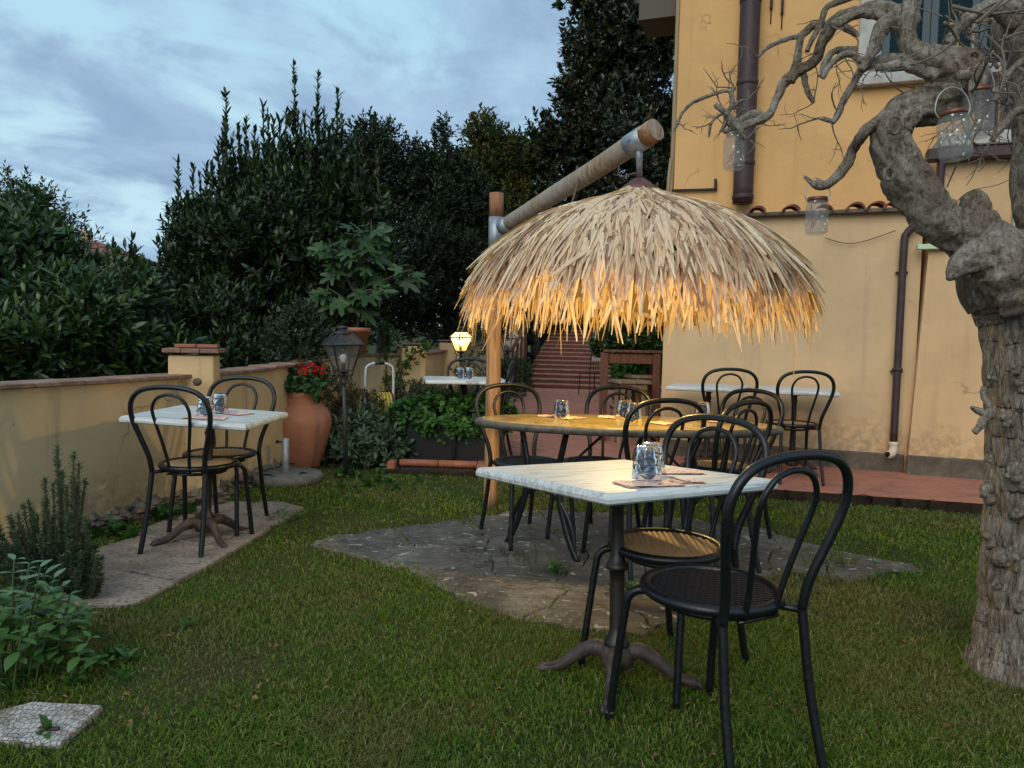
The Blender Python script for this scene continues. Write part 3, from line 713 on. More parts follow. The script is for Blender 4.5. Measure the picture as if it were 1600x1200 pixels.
e = hpipe('pipe_elbow', [(dx, -.07, z0+.01), (dx, -.075, z0-.06), (dx-.02, -.10, z0-.10), (dx-.05, -.13, z0-.105)], .037, 'pvc', [((dx, -.07, z0-.01), .041, .03)])
MB().tube([(dx-.048, -.128, z0-.105), (dx-.052, -.134, z0-.106)], .028, 12).build('pipe_mouth', 'darksoil', house)
# tan conduit and cables down the corner
cc = WL(1052, 200, -UP+.02)
hpipe('conduit', [(cU-.03, UP+.0, zled+.30), (cU-.025, UP, 3.2), (cU-.02, UP, 4.), (cU-.02, UP, 7)], .022, 'bamboo')
hpipe('conduit', [(cU-.035, UP+.05, zled+.2), (cU-.01, UP+.04, 4), (cU-.0, UP+.04, 7)], .02, 'trunkdark')
hpipe('conduit', [(cU-.06, UP-.02, zled+.22), (cU-.05, UP-.03, zled+.5), (cU-.035, UP-.02, zled+.7)], .018, 'bamboo')
a = WL(1050, 298, -UP+.02); b = WL(1118, 296, -UP+.02); c = WL(1118, 280, -UP+.02)
hpipe('wall_pipe', [(a.x, UP-.03, a.z), (b.x-.03, UP-.03, b.z), (b.x, UP-.03, b.z+.02), (c.x, UP-.03, c.z)], .014, 'trunkdark')
# overhanging soffit to the left, high up
s0 = WL(998, 50, -UP-.4)
MB().box((cU-.235, UP+.35, s0.z+.60), (.42, .5, 1.2)).build('eave', 'soffit', house)
for (px, py) in ((1205, 14), (1222, 22)):  # thin dark bars stand for two drip marks on the upper wall
    q = WL(px, py, -UP+.02); hbox('wall_drip_mark', q.x-.012, q.x+.012, UP-.05, UP+.01, q.z, q.z+.5, 'trunkdark', .003)
    MB().tube([(q.x, UP-.012, q.z-.14), (q.x, UP-.012, q.z)], .006, 6).build('drip_mark_tail', 'trunkdark', house)
for zz0 in (1.0, 1.9): hbox('pipe_clip', dx-.05, dx+.05, -.045, -.0, zz0, zz0+.018, 'pipe', .002)
# window with shutters on the upper wall
wz0 = WL(1390, 118, -UP).z; wx0 = WL(1342, 60, -UP).x; wx1 = WL(1640, 60, -UP).x
hbox('window_sill', wx0-.05, wx1+.1, UP-.10, UP+.02, wz0-.10, wz0, 'trim', .008)
hbox('window_frame', wx0, wx0+.20, UP-.035, UP+.01, wz0, 6.4, 'trim', .004)
hbox('window_frame', wx1-.16, wx1+.06, UP-.035, UP+.01, wz0-.0, 6.4, 'trim', .004)
sx = wx0+.20; sw_ = (wx1-.16-sx)/3
for k in range(3):
    x0 = sx+k*sw_+.005; x1 = x0+sw_-.01
    sh = hbox('shutter', x0, x1, UP-.005, UP+.01, wz0+.002, 6.2, 'shutter')
    for xx in (x0, x1-.06): hbox('shutter_stile', xx, xx+.06, UP-.045, UP-.006, wz0+.003, 6.2, 'shutter', parent=sh)
    zz_ = wz0+.05
    while zz_ < 5.2:
        MB().box(((x0+x1)/2, UP-.025, zz_), (x1-x0-.125, .008, .045), Matrix.Rotation(.6, 3, 'X')).build('slat', 'shutter', sh); zz_ += .05
# balcony railing, planters
bz = zB+.132; r0 = wx0+.18
def balx(px, py): return WL(px, py, .12)
rl = MB()
for k in range(26):
    x = .22+k*.115; rl = MB(); top = .95
    if k % 4 == 2:
        pts = [(x, -.12, bz), (x, -.12, bz+.55), (x+.02, -.12, bz+.66), (x+.055, -.12, bz+.70), (x+.09, -.12, bz+.66), (x+.11, -.12, bz+.55), (x+.11, -.12, bz)]
        rl.tube(smooth_path(pts, 4), .008, 6)
        rl.tube([(x+.055+.035*math.cos(a), -.12, bz+.745+.035*math.sin(a)) for a in np.linspace(0, 2*PI, 12, endpoint=False)], .006, 5, closed=True)
    else: rl.tube([(x, -.12, bz), (x, -.12, bz+.95)], .008, 6)
    rl.build('railing_bar', 'bamboo', house, True)
MB().box((1.7, -.12, bz+.955), (3.1, .03, .02)).build('hand_rail', 'bamboo', house)
tag(MB().box((0, 0, .17), (.42, .12, .34), bev=.012).build('wicker_box', 'wicker', None, loc=WO+Mw @ V((.62, -.02, bz)), rotz=wang), 'grey woven box standing on the balcony behind the railing', 'box')
tag(MB().box((0, 0, .13), (.7, .10, .26), bev=.012).build('window_box', 'wicker', None, loc=WO+Mw @ V((1.45, -.02, bz)), rotz=wang), 'dark long planter on the balcony at the right edge', 'planter')
# window on the right block
w0 = WL(1586, 375, .09); w1 = WL(1590, 282, .09)
wd = hbox('door_frame', w0.x-.03, w0.x+.02, -.115, -.05, w0.z, w1.z, 'trim', .003)
hbox('door_glass', w0.x+.022, w0.x+.8, -.10, -.05, w0.z, w1.z, 'darkglass', parent=house)
gb = WL(1460, 388, .1); hbox('meter_box', gb.x-.14, gb.x+.10, -.14, -.075, gb.z-.01, gb.z+.035, 'greenbox', .004)
# long thin wire across the wall
mb = MB(); mb.tube(smooth_path([WL(1290, 372, .03), WL(1320, 380, .04), WL(1350, 377, .04), WL(1400, 360, .05)], 5), .004, 4); mb.build('wall_cable', 'cable', house)

# ---- paving under the left table
pv = bpy.data.objects.new('paving', None); C.objects.link(pv); struct(pv)
pc = V((-1.86, 4.42, 0)); pa = R(-22)
ex = V((math.cos(pa), math.sin(pa), 0)); ey = V((-math.sin(pa), math.cos(pa), 0))
outl = [G(130, 945), G(215, 948), G(262, 930), G(330, 888), G(400, 856), G(470, 818), G(492, 800), G(430, 790), G(330, 795), G(215, 835), G(150, 870), G(90, 935)]
def halfplanes(poly):
    hp = []; n = len(poly); ctr = sum(poly, V((0, 0, 0)))/n
    for i in range(n):
        p, q = poly[i], poly[(i+1) % n]; d = q-p; a, b = d.y, -d.x; c = a*p.x+b*p.y
        if a*ctr.x+b*ctr.y > c: a, b, c = -a, -b, -c
        hp.append((a, b, c))
    return hp
hull = [G(100, 950), G(225, 950), G(262, 928), G(330, 886), G(492, 802), G(440, 788), G(330, 786), G(60, 900)]
hps = halfplanes(hull); PAVE = hull
for i in range(-4, 5):
    for j in range(-4, 5):
        c = pc+ex*(i*.50)+ey*(j*.50); g = .005
        pl = [tuple((c+ex*a*(.25-g)+ey*b*(.25-g)).xy) for a, b in ((-1, -1), (1, -1), (1, 1), (-1, 1))]
        for hp in hps:
            if pl: pl = clip(pl, *hp)
        if len(pl) >= 3:
            ar = abs(sum(pl[k][0]*pl[(k+1) % len(pl)][1]-pl[(k+1) % len(pl)][0]*pl[k][1] for k in range(len(pl))))/2
            if ar > .01: MB().poly(pl, -.02, .018+random.uniform(-.003, .004), .004).build('paving_slab', 'slab', pv)
# ---- dark irregular flagstones
fl = bpy.data.objects.new('flagstone_patio', None); C.objects.link(fl); struct(fl)
ring = [(490, 856), (497, 844), (520, 838), (560, 834), (640, 822), (700, 818), (790, 800), (900, 800), (1060, 812), (1200, 830), (1330, 868), (1430, 884), (1438, 892), (1330, 908), (1240, 895), (1180, 905), (1100, 960), (1000, 990), (900, 988), (780, 958), (700, 928), (640, 890), (560, 875)]
RP = [G(*p) for p in ring]
def inpoly(x, y, poly):
    c = False; n = len(poly)
    for i in range(n):
        a, b = poly[i], poly[i-1]
        if (a.y > y) != (b.y > y) and x < (b.x-a.x)*(y-a.y)/(b.y-a.y)+a.x: c = not c
    return c
seeds = [G(*p) for p in ((570, 850), (690, 838), (700, 880), (800, 832), (830, 880), (800, 930), (930, 830), (960, 900), (930, 960), (1060, 840), (1090, 900), (1160, 860), (1250, 872), (1360, 890), (1040, 950), (1100, 822))]
def wob(p): 
    n_ = noise.noise_vector(V((p[0]*3.1, p[1]*3.1, 2.)))*.06+noise.noise_vector(V((p[0]*9, p[1]*9, 5.)))*.035+noise.noise_vector(V((p[0]*30, p[1]*30, 5.)))*.010
    return (p[0]+n_.x, p[1]+n_.y)
def seg_ix(p, q, poly):
    return None
for i, s in enumerate(seeds):
    pl = [(s.x-1.2, s.y-1.2), (s.x+1.2, s.y-1.2), (s.x+1.2, s.y+1.2), (s.x-1.2, s.y+1.2)]
    for j, t in enumerate(seeds):
        if i == j: continue
        a, b = t.x-s.x, t.y-s.y; c = (t.x**2+t.y**2-s.x**2-s.y**2)/2; ln = math.hypot(a, b); pl = clip(pl, a, b, c-.003*ln)
        if not pl: break
    # fine outline, pulled back inside the patio's edge
    fine_ = []
    for k in range(len(pl)):
        p, q = pl[k], pl[(k+1) % len(pl)]; n_ = max(1, int(math.hypot(q[0]-p[0], q[1]-p[1])/.04))
        for m_ in range(n_): fine_.append((p[0]+(q[0]-p[0])*m_/n_, p[1]+(q[1]-p[1])*m_/n_))
    o = []
    for p in fine_:
        if not inpoly(*p, RP):
            lo, hi = 0., 1.
            for _ in range(9):
                m_ = (lo+hi)/2; x, y = s.x+(p[0]-s.x)*m_, s.y+(p[1]-s.y)*m_
                if inpoly(x, y, RP): lo = m_
                else: hi = m_
            p = (s.x+(p[0]-s.x)*lo, s.y+(p[1]-s.y)*lo)
        o.append(wob(p))
    MB().poly(o, -.02, .010+random.uniform(-.003, .004), .006).build('flagstone', 'flag', fl)
# joint bed under the stones
mb = MB(); cpt = G(930, 880); mb.poly([wob((cpt.x+(p.x-cpt.x)*.97, cpt.y+(p.y-cpt.y)*.97)) for p in RP], -.03, .003); mb.build('joint_bed', 'darksoil', fl)
# ---- pale cover slab at lower left
cvp = [G(0, 1165), G(95, 1172), G(160, 1112), G(52, 1106), G(-40, 1130)]
cv = MB().poly([(p.x, p.y) for p in cvp], -.02, .022, .004).build('cover_slab', 'cover', None)
tag(cv, 'pale cracked stone inspection cover set in the lawn at lower left', 'slab')
MB().box(G(78, 1139, .026), (.055, .014, .01), Matrix.Rotation(.1, 3, 'Z'), bev=.002).build('lifting_handle', 'castiron', cv)

# ================================================================== GRASS
def grass():
    N = 360000
    # sample distances so that density falls with distance
    Y = 1.45*np.exp(RG.uniform(0, 1, N)*math.log(6.6/1.45)); X = RG.uniform(-.80, .80, N)*Y
    keep = np.ones(N, bool); keep &= Y < (cf[0]*X+cf[1]+.03)
    # garden wall side
    for i in range(3):
        a, b = GW[i], GW[i+1]; s = (b.x-a.x)*(Y-a.y)-(b.y-a.y)*(X-a.x); inr = (Y >= a.y) & (Y < b.y); keep &= ~(inr & (s > -.02))
    def polymask(poly, shrink=.0):
        c = np.zeros(N, bool); n = len(poly)
        for i in range(n):
            a, b = poly[i], poly[i-1]
            cond = ((a.y > Y) != (b.y > Y)) & (X < (b.x-a.x)*(Y-a.y)/((b.y-a.y) or 1e-9)+a.x); c ^= cond
        return c
    nz = RG.normal(0, 1, N)
    jx = X.copy(); jy = Y.copy(); X = X+RG.normal(0, .035, N); Y = Y+RG.normal(0, .035, N)
    SD = np.array([[q.x, q.y] for q in seeds]); dd = np.sort(np.sqrt((X[:, None]-SD[None, :, 0])**2+(Y[:, None]-SD[None, :, 1])**2), 1); joint = (dd[:, 1]-dd[:, 0] < .085) & (np.sin(X*7.3+1)*np.sin(Y*6.1)+np.sin(X*17+Y*13)*.4 > .25) & (RG.uniform(0, 1, N) < .30)
    keep &= (~polymask(RP)) | joint; keep &= ~polymask(PAVE); keep &= ~polymask(cvp)
    X, Y = jx[keep], jy[keep]; n = len(X)
    pn = np.array([noise.noise((x*1.3, y*1.3, 0)) for x, y in zip(X[::1], Y[::1])]) if n < 400000 else np.zeros(n)
    keep2 = RG.uniform(0, 1, n) < (.82-.48*np.clip(pn*2.2, -.2, 1.)); X, Y, pn = X[keep2], Y[keep2], pn[keep2]; n = len(X)
    h = .64*(.026+.012*RG.uniform(0, 1, n)+.02*RG.uniform(0, 1, n)**4)*(1-.45*np.clip(pn*2, -.4, .9)); w = (.0016+.0010*RG.uniform(0, 1, n))*np.maximum(1, Y/3.0)
    an = RG.uniform(0, 2*PI, n); la = RG.uniform(0, 2*PI, n); ln = h*RG.uniform(.25, 1.25, n)
    p = np.stack([X, Y, np.zeros(n)], 1); s = np.stack([np.cos(an), np.sin(an), 0*an], 1)*w[:, None]; l = np.stack([np.cos(la), np.sin(la), 0*la], 1)*ln[:, None]
    up = np.array([0, 0, 1.])
    m1 = p+l*.35+up*(h*.62)[:, None]; tp = p+l+up*(h*RG.uniform(.55, 1., n))[:, None]
    vs = np.stack([p-s, p+s, m1+s*.8, m1-s*.8, tp], 1).reshape(-1, 3); b = (np.arange(n)*5)[:, None]
    f = (b+np.array([[0, 1, 2, 3, 3, 2, 4]])).reshape(-1)
    o = raw('grass', vs, f, np.tile([4, 3], n), 'grass'); stuff(o)
grass()
# tufts and scattered dead leaves
def tuft(c, n, L0, W0, mat, name, label, spread=.05, cat='plant', k=2, ang=1.1):
    pts = np.array([[c.x, c.y, .01]])+RG.normal(0, spread, (n, 3))*np.array([1, 1, .0])
    o = shoots(name, pts, np.tile([[0, 0, 1.]], (n, 1))+RG.normal(0, .3, (n, 3)), .02, 7, L0, W0, mat, None, k=k, ang=ang, droop=.3)
    tag(o, label, cat)
    if n > 6: stuff(o)
    return o
tuft(G(868, 897), 4, .07, .014, 'planter_leaf', 'weed', 'dark green weed tuft growing in the flagstone patio', .02)
tuft(G(812, 880), 14, .06, .004, 'thyme', 'weed', 'dry straw-coloured grass tuft among the flagstones', .07, ang=.7)
tuft(G(965, 925), 8, .06, .008, 'planter_leaf', 'weed', 'small bright weed beside the near table leg', .04)
tuft(G(255, 812), 12, .085, .05, 'planter_leaf', 'weed', 'leafy weed at the foot of the garden wall behind the left chair', .10)
tuft(G(185, 838), 7, .08, .04, 'planter_leaf', 'weed', 'smaller leafy weed at the wall foot left of the chair', .05)
tuft(G(430, 748), 16, .07, .045, 'planter_leaf', 'weed', 'green weeds between the wall pillar and umbrella base', .10)
tuft(G(455, 812), 16, .05, .007, 'grass', 'weed', 'thin grass growing over the paving edge near the left table', .10)
tuft(G(1285, 885), 22, .065, .005, 'grass', 'weed', 'wild grass tufts between flagstones right of the near chair', .12, ang=.7)
tuft(G(600, 760), 10, .06, .03, 'planter_leaf', 'weed', 'low weeds in the lawn before the brick edging', .14)
tuft(G(545, 745), 12, .06, .035, 'planter_leaf', 'weed', 'low leafy weeds at the foot of the unlit lamp post', .12)
n = 150; px = RG.uniform(60, 1500, n); py = RG.uniform(800, 1190, n)
pts = np.array([list(G(a, b, .02)) for a, b in zip(px, py)]); d = nrm(np.concatenate([RG.normal(0, 1, (n, 2)), RG.uniform(-.1, .3, (n, 1))], 1))
vs, f, sz = leafverts(pts, d, np.tile([[0, 0, 1.]], (n, 1))+RG.normal(0, .3, (n, 3)), RG.uniform(.012, .035, n), RG.uniform(.008, .018, n), 1, .2, .3)
stuff(raw('fallen_leaves', vs, f, sz, 'deadleaf'))
# ================================================================== FURNITURE
def build_chair():
    t = thing('bistro_chair', 'x', 'chair')
    half = [(-.150, -.205, .435), (-.158, -.22, .52), (-.188, -.245, .62), (-.214, -.268, .71), (-.218, -.282, .775), (-.198, -.292, .83), (-.15, -.299, .868), (-.075, -.303, .886), (0, -.304, .89)]
    pts = half+[(-x, y, z) for x, y, z in half[-2::-1]]
    MB().tube(smooth_path(pts, 4), .0135, 10).build('back_hoop', 'black', t, True)
    half = [(-.055, -.19, .432), (-.066, -.215, .54), (-.088, -.245, .66), (-.102, -.268, .745), (-.096, -.28, .79), (-.068, -.288, .83), (-.03, -.291, .846), (0, -.292, .85)]
    pts = half+[(-x, y, z) for x, y, z in half[-2::-1]]
    MB().tube(smooth_path(pts, 4), .0088, 8).build('inner_hoop', 'black', t, True)
    for s in (-1, 1):
        MB().tube(smooth_path([(s*.150, -.205, .445), (s*.152, -.21, .40), (s*.160, -.24, .2), (s*.170, -.285, .012), (s*.170, -.287, 0)], 4), [.0135]*12+[.0125]*5, 10).build('leg', 'black', t, True)
        MB().tube(smooth_path([(s*.115, .09, .428), (s*.160, .135, .428), (s*.182, .156, .405), (s*.188, .165, .36), (s*.200, .19, .16), (s*.208, .205, 0)], 4), .0130, 10).build('leg', 'black', t, True)
        MB().tube([(s*.150, -.207, .432), (s*.125, -.165, .432), (s*.10, -.12, .432)], .010, 8).build('bracket', 'black', t, True)
    MB().tube([(-.075, -.186, .424), (.075, -.186, .424)], .006, 6).build('rear_bar', 'black', t, True)
    MB().tube([(.14*math.cos(a), .14*math.sin(a), .415) for a in np.linspace(0, 2*PI, 24, endpoint=False)], .009, 6, closed=True).build('under_ring', 'black', t, True)
    pr = [(.178, .437), (.200, .437), (.209, .445), (.210, .456), (.204, .464), (.192, .467), (.180, .463), (.177, .450)]
    MB().lathe(pr+[pr[0]], 40).build('seat_ring', 'black', t, True)
    mb = MB(); w = .0090; pitch = .0200; r_ = .181
    for sgn, z in ((1, .4535), (-1, .4555)):
        rot = Matrix.Rotation(sgn*PI/4+.0, 3, 'Z')
        k = -9
        while k <= 9:
            y = k*pitch; hl = math.sqrt(max(0, r_*r_-y*y))
            if hl > .02: mb.box(rot @ V((0, y, z)), (2*hl, w, .0032), rot)
            k += 1
    for k in range(-10, 11):
        y = k*pitch*1.0; hl = math.sqrt(max(0, r_*r_-y*y))
        if hl > .02 and False: mb.box((0, y, .4515), (2*hl, .005, .002))
    mb.build('cane_panel', 'blackcane', t)
    return t
CH = build_chair(); first = [True]
seatboard_me = MB().lathe([(0, .4555), (.12, .457), (.179, .4595), (.180, .452)], 40)
def chair(x, y, face, label, seat='blackcane', z=0., group=None, tilt=None, board=False):
    """face: unit-ish vector the sitter looks along"""
    rz = math.atan2(face[1], face[0])-PI/2
    if first[0]: o = CH; first[0] = False; o.location = (x, y, z); o.rotation_euler = (0, 0, rz); o['label'] = label; o['group'] = group or 'black bentwood style metal garden chairs'
    else: o = dup(CH, (x, y, z), rz, label, group or 'black bentwood style metal garden chairs')
    if tilt: o.rotation_euler = (tilt[0], tilt[1], rz)
    for c in o.children:
        if c.name.split('.')[0] == 'cane_panel':
            if board:
                me = c.data.copy(); nb = seatboard_me.build('tmp', 'tanseat', None, True); c.data = nb.data; bpy.data.objects.remove(nb)
            elif seat != 'blackcane':
                c.data = tan_me
    return o
tan_me = None
for c in CH.children:
    if c.name.startswith('cane_panel'): tan_me = c.data.copy(); tan_me.materials.clear(); tan_me.materials.append(M['tancane'])
CHAIRS = []
def ch(*a, **k): o = chair(*a, **k); CHAIRS.append((o, a[3])); return o
ga = G(1190, 974, .435); gf = V((-.47, .88)).normalized()
ch(ga.x+gf.x*.205, ga.y+gf.y*.205, tuple(gf), 'nearest black chair with perforated black seat pulled to the front white table').scale = (1.03, 1.03, 1.045)
ch(.585, 2.69, (-.74, -.67), 'black chair with orange-brown cane seat on the far side of the front table', 'tancane')
ch(-1.785, 4.19, (.12, .99), 'black chair with smooth tan seat in front of the left table', board=True)
ch(-1.81, 4.55, (-.10, -.99), 'black chair with tan cane seat between left table and umbrella base', 'tancane')
ch(.11, 4.46, (.45, -.9), 'black chair behind the oval table next to the wooden post')
ch(.53, 4.50, (-.55, -.83), 'black chair behind the oval table, second from the wooden post')
ch(.70, 4.03, (-.32, .95), 'black chair on the near side of the oval table beside the front tumblers')
ch(1.02, 3.98, (-.62, .78), 'black chair at the right near end of the oval table')
ch(1.30, 4.52, (-.75, -.55), 'black chair at the far right end of the oval table', 'tancane')
ch(2.40, 6.27, (.03, 1), 'black chair facing the ochre wall at the right white table', 'tancane', z=TZ)
ch(1.85, 6.48, (.05, 1), 'black chair facing the ochre wall at the left white wall table', 'tancane', z=TZ)
ch(-.42, 7.25, (.05, -1), 'black chair behind the distant white table near the lit lantern', z=TZ)
ch(-.30, 6.95, (-1, .12), 'black chair seen edge-on just right of the wooden post', z=TZ)

def build_table(label, loc, yaw, size=.70, z=.0, tilt=(0, 0), top=.75, group='square white-topped bistro tables'):
    t = thing('bistro_table', label, 'table', loc, yaw, group); t.rotation_euler = (tilt[0], tilt[1], yaw); return t
def fill_table(t, size=.70, th=.036, top=.75):
    hx_, hy_ = (size[0]/2, size[1]/2) if isinstance(size, tuple) else (size/2, size/2); mb = MB(); n = 0
    # slightly wavy rounded slab
    prof = [(-.010, -th), (-.002, -th+.006), (.0, -th*.5), (-.004, -.008), (-.012, 0)]
    for ins, z in prof:
        for sx, sy in ((-1, -1), (1, -1), (1, 1), (-1, 1)): mb.v.append(V((sx*(hx_+ins), sy*(hy_+ins), top+z)))
    for i in range(4):
        for k in range(4): mb.f.append((i*4+k, i*4+(k+1) % 4, (i+1)*4+(k+1) % 4, (i+1)*4+k))
    mb.f += [(3, 2, 1, 0), (16, 17, 18, 19)]; mb.build('tabletop', 'whitewood', t)
    MB().lathe([(.055, top-th-.02), (.075, top-th-.004), (.075, top-th)], 16).build('top_plate', 'column', t, True)
    prof = [(.050, .12), (.045, .15), (.030, .17), (.027, .20), (.026, .36), (.028, .40), (.040, .405), (.043, .415), (.038, .425), (.030, .435), (.024, .46), (.022, .62), (.027, .63), (.029, .64), (.024, .65), (.022, .66), (.024, top-th-.03), (.05, top-th-.018)]
    MB().lathe(prof, 18).build('column', 'column', t, True)
    MB().lathe([(.03, .05), (.058, .06), (.062, .10), (.055, .125), (.04, .14)], 16).build('hub', 'castiron', t, True)
    for k in range(4):
        a = k*PI/2+PI/4; rot = Matrix.Rotation(a, 3, 'Z'); mb = MB()
        pts = smooth_path([(.02, 0, .10), (.08, 0, .118), (.14, 0, .090), (.20, 0, .045), (.25, 0, .026), (.285, 0, .022)], 4)
        rr = np.interp(np.linspace(0, 1, len(pts)), [0, .2, .5, .8, .9, 1], [.030, .028, .021, .015, .022, .014])
        mb.tube([rot @ p for p in pts], list(rr), 10, flat=(.9, 1.05))
        for q in (-.010, .010): mb.tube([rot @ (p+V((0, q, r*.85))) for p, r in list(zip(pts, rr))[3:-3]], .0045, 5)
        for q in (-.012, 0, .012): mb.tube([rot @ V(p) for p in ((.262, q, .02), (.285, q*1.1, .026), (.298, q*1.2, .010))], .008, 6)
        mb.build('foot', 'castiron', t, True)
def square_fit(c1, c2, c3, c4, zt): return None
# near table: corners on the photo: left, near, right, far
def table_from(pxs, zt):
    q = [G(x, y, zt) for x, y in pxs]; c = sum(q, V((0, 0, 0)))/4; d = (q[2]-q[0]); return c, math.atan2(d.y, d.x), d.length/math.sqrt(2)
TB = []
def table(label, x, y, yaw, z=0., size=.70, tilt=(0, 0), feet=0):
    t = build_table(label, (x, y, z), yaw, tilt=tilt); fill_table(t, size); TB.append(t); return t
t1 = table('nearest whitewashed square table on the lawn with iron pedestal', .4006, 2.584, .539, size=(.732, .81), tilt=(-.065, .021))
t2 = table('left whitewashed square table on pale paving by the garden wall', -1.793, 4.283, -.017, size=(.69, .71), tilt=(-.003, .045))
t3 = table('whitewashed table against the ochre wall, the one farther left', 1.83, 6.83, wang, TZ, .70)
t4 = table('whitewashed table against the ochre wall, nearest the downpipe', 2.55, 6.62, wang, TZ, .70)
t5 = table('distant white table half hidden by the wooden post', -.46, 7.15, R(8), TZ, .78)

# ---- oval table under the parasol
OC = V((.655, 4.15, 0)); OA = R(-3)
ot = thing('oval_table', 'long oval yellow glazed stone table under the thatched parasol', 'table', OC, OA)
top = .775
MB().lathe([(0, top), (.6, top), (.93, top-.001), (.965, top-.004)], 64, sx=.87, sy=.37).build('tabletop', 'glaze', ot, True)
MB().lathe([(.90, top-.045), (.97, top-.045), (.995, top-.034), (1.0, top-.018), (.985, top-.006), (.964, top-.003)], 64, sx=.87, sy=.37).build('table_rim', 'rim', ot, True)
for s in (-1, 1):
    fr = Matrix.Rotation(R(-40) if s < 0 else R(38), 3, 'Z'); o = V((s*.47, 0, 0))
    for q in (-1, 1):
        pts = smooth_path([(q*.17, 0, top-.05), (q*.14, 0, .60), (q*.115, 0, .48), (q*.135, 0, .30), (q*.20, 0, .12), (q*.27, 0, 0)], 4)
        MB().tube([o+fr @ p for p in pts], .016, 8, flat=(.8, 1.3)).build('leg', 'black', ot, True)
    pts = smooth_path([(-.25, 0, .02), (-.22, 0, .18), (-.12, 0, .33), (0, 0, .375), (.12, 0, .33), (.22, 0, .18), (.25, 0, .02)], 4)
    MB().tube([o+fr @ p+V((0, .0, 0)) for p in pts], .012, 8, flat=(.8, 1.4)).build('arch_brace', 'black', ot, True)
    MB().tube([o+fr @ V((0, 0, .36)), V((s*.10, 0, top-.05))], .008, 6).build('diagonal_brace', 'black', ot, True)
MB().box((0, 0, top-.055), (1.15, .04, .02)).build('top_rail', 'black', ot)

# ---- tumblers, napkins, forks
def tumbler_mb():
    out_ = [(.0, .082), (.022, .083), (.028, .080), (.0300, .070), (.0335, .045), (.0365, .018), (.038, .0), (.0352, .0), (.0335, .018), (.0305, .045), (.0275, .064), (.024, .070), (0, .071)]
    return MB().lathe(out_, 14)
tum0 = tumbler_mb().build('tumbler', 'tumbler', None, True); tagd = [0]
def tumbler(loc, label):
    global tum0
    if tagd[0] == 0: o = tum0; tagd[0] = 1
    else: o = tum0.copy(); C.objects.link(o)
    o.location = loc; o.scale = (1.3, 1.3, 1.3); o.rotation_euler = (0, 0, random.uniform(0, 3)); tag(o, label, 'glass', 'upturned tumblers on the tables'); return o
def napkin(loc, rz, label, s=.13):
    mb = MB(); n = 7
    for k, z in enumerate((0, .0025)):
        for i in range(n):
            for j in range(n):
                mb.v.append(V(((i/(n-1)-.5)*s*1.15+k*.004, (j/(n-1)-.5)*s*.8+k*.003, z+.001+max(0, noise.noise((i*.7, j*.6, k+loc[0]*9)))*.007)))
        b = k*n*n
        for i in range(n-1):
            for j in range(n-1): mb.f.append((b+i*n+j, b+(i+1)*n+j, b+(i+1)*n+j+1, b+i*n+j+1))
    o = mb.build('napkin', 'napkin', None, True, loc=loc, rotz=rz); tag(o, label, 'napkin', 'printed paper napkins'); return o
def fork(loc, rz, label):
    mb = MB(); mb.box((0, -.05, .004), (.008, .10, .003)); mb.box((0, .008, .004), (.022, .016, .003))
    for x in (-.009, -.003, .003, .009): mb.box((x, .032, .005), (.003, .034, .0025))
    o = mb.build('fork', 'steel', None, loc=loc, rotz=rz); tag(o, label, 'fork'); return o
def TG(t, px, py, dz=.0015):
    Mx = Matrix.Translation(t.location) @ t.rotation_euler.to_matrix().to_4x4(); n_ = Mx.to_3x3() @ V((0, 0, 1)); p0 = Mx @ V((0, 0, .75+dz)); d = ray(px, py); o = V((0, 0, CAMH))
    return o+d*((p0-o).dot(n_)/d.dot(n_))
zt = .751
E1 = t1.rotation_euler; E2 = t2.rotation_euler
def onto(o, t): o.rotation_euler = (t.rotation_euler.to_matrix() @ o.rotation_euler.to_matrix()).to_euler(); return o
def lift(p, t, h): return p+(t.rotation_euler.to_matrix() @ V((0, 0, h)))
onto(napkin(TG(t1, 1012, 757), -.25, 'colourful napkin under the front tumbler on the nearest table', .17), t1)
onto(napkin(TG(t1, 1060, 753), -.3, 'orange printed napkin with fork on the nearest table', .13), t1)
onto(napkin(TG(t1, 1052, 738), -.5, 'orange printed napkin behind the tumblers on the nearest table', .17), t1)
onto(tumbler(lift(TG(t1, 1010, 752), t1, .009), 'front upturned seeded tumbler on the nearest white table'), t1)
onto(tumbler(lift(TG(t1, 1018, 739), t1, .004), 'rear upturned seeded tumbler on the nearest white table'), t1)
onto(fork(lift(TG(t1, 1054, 755), t1, .011), -.3, 'steel fork lying on the orange napkin of the nearest table'), t1)
onto(napkin(TG(t2, 320, 653), .2, 'printed napkin under the left tumbler on the left table', .19), t2)
onto(napkin(TG(t2, 360, 645), -.3, 'printed napkin under the right tumbler on the left table', .20), t2)
onto(tumbler(lift(TG(t2, 320, 651), t2, .006), 'upturned tumbler on the left table, the nearer one'), t2)
onto(tumbler(lift(TG(t2, 343, 645), t2, .006), 'upturned tumbler on the left table, the farther one'), t2)
zo = top+.001
for k, (px, py, lb) in enumerate(((877, 653, 'upturned tumbler near the left half of the oval table'), (975, 653, 'left of two paired tumblers on the oval table'), (990, 658, 'right of two paired tumblers on the oval table'), (1097, 657, 'upturned tumbler near the right end of the oval table'))):
    q = G(px, py, zo); q.y = max(3.95, min(4.40, q.y)); dd = ray(px, py); q.x = dd.x/dd.y*q.y; tumbler(V((q.x, q.y, zo)), lb)
for k, (px, lb, yy) in enumerate(((858, 'napkin left of the lone tumbler on the oval table', 4.3), (893, 'napkin right of the lone tumbler on the oval table', 4.22), (948, 'napkin left of the paired tumblers on the oval table', 4.33), (1035, 'napkin beside the near chair back on the oval table', 4.05), (1128, 'napkin at the right end of the oval table', 4.2))):
    dd = ray(px, 655); napkin(V((dd.x/dd.y*yy, yy, zo)), k*.7, lb, .12)
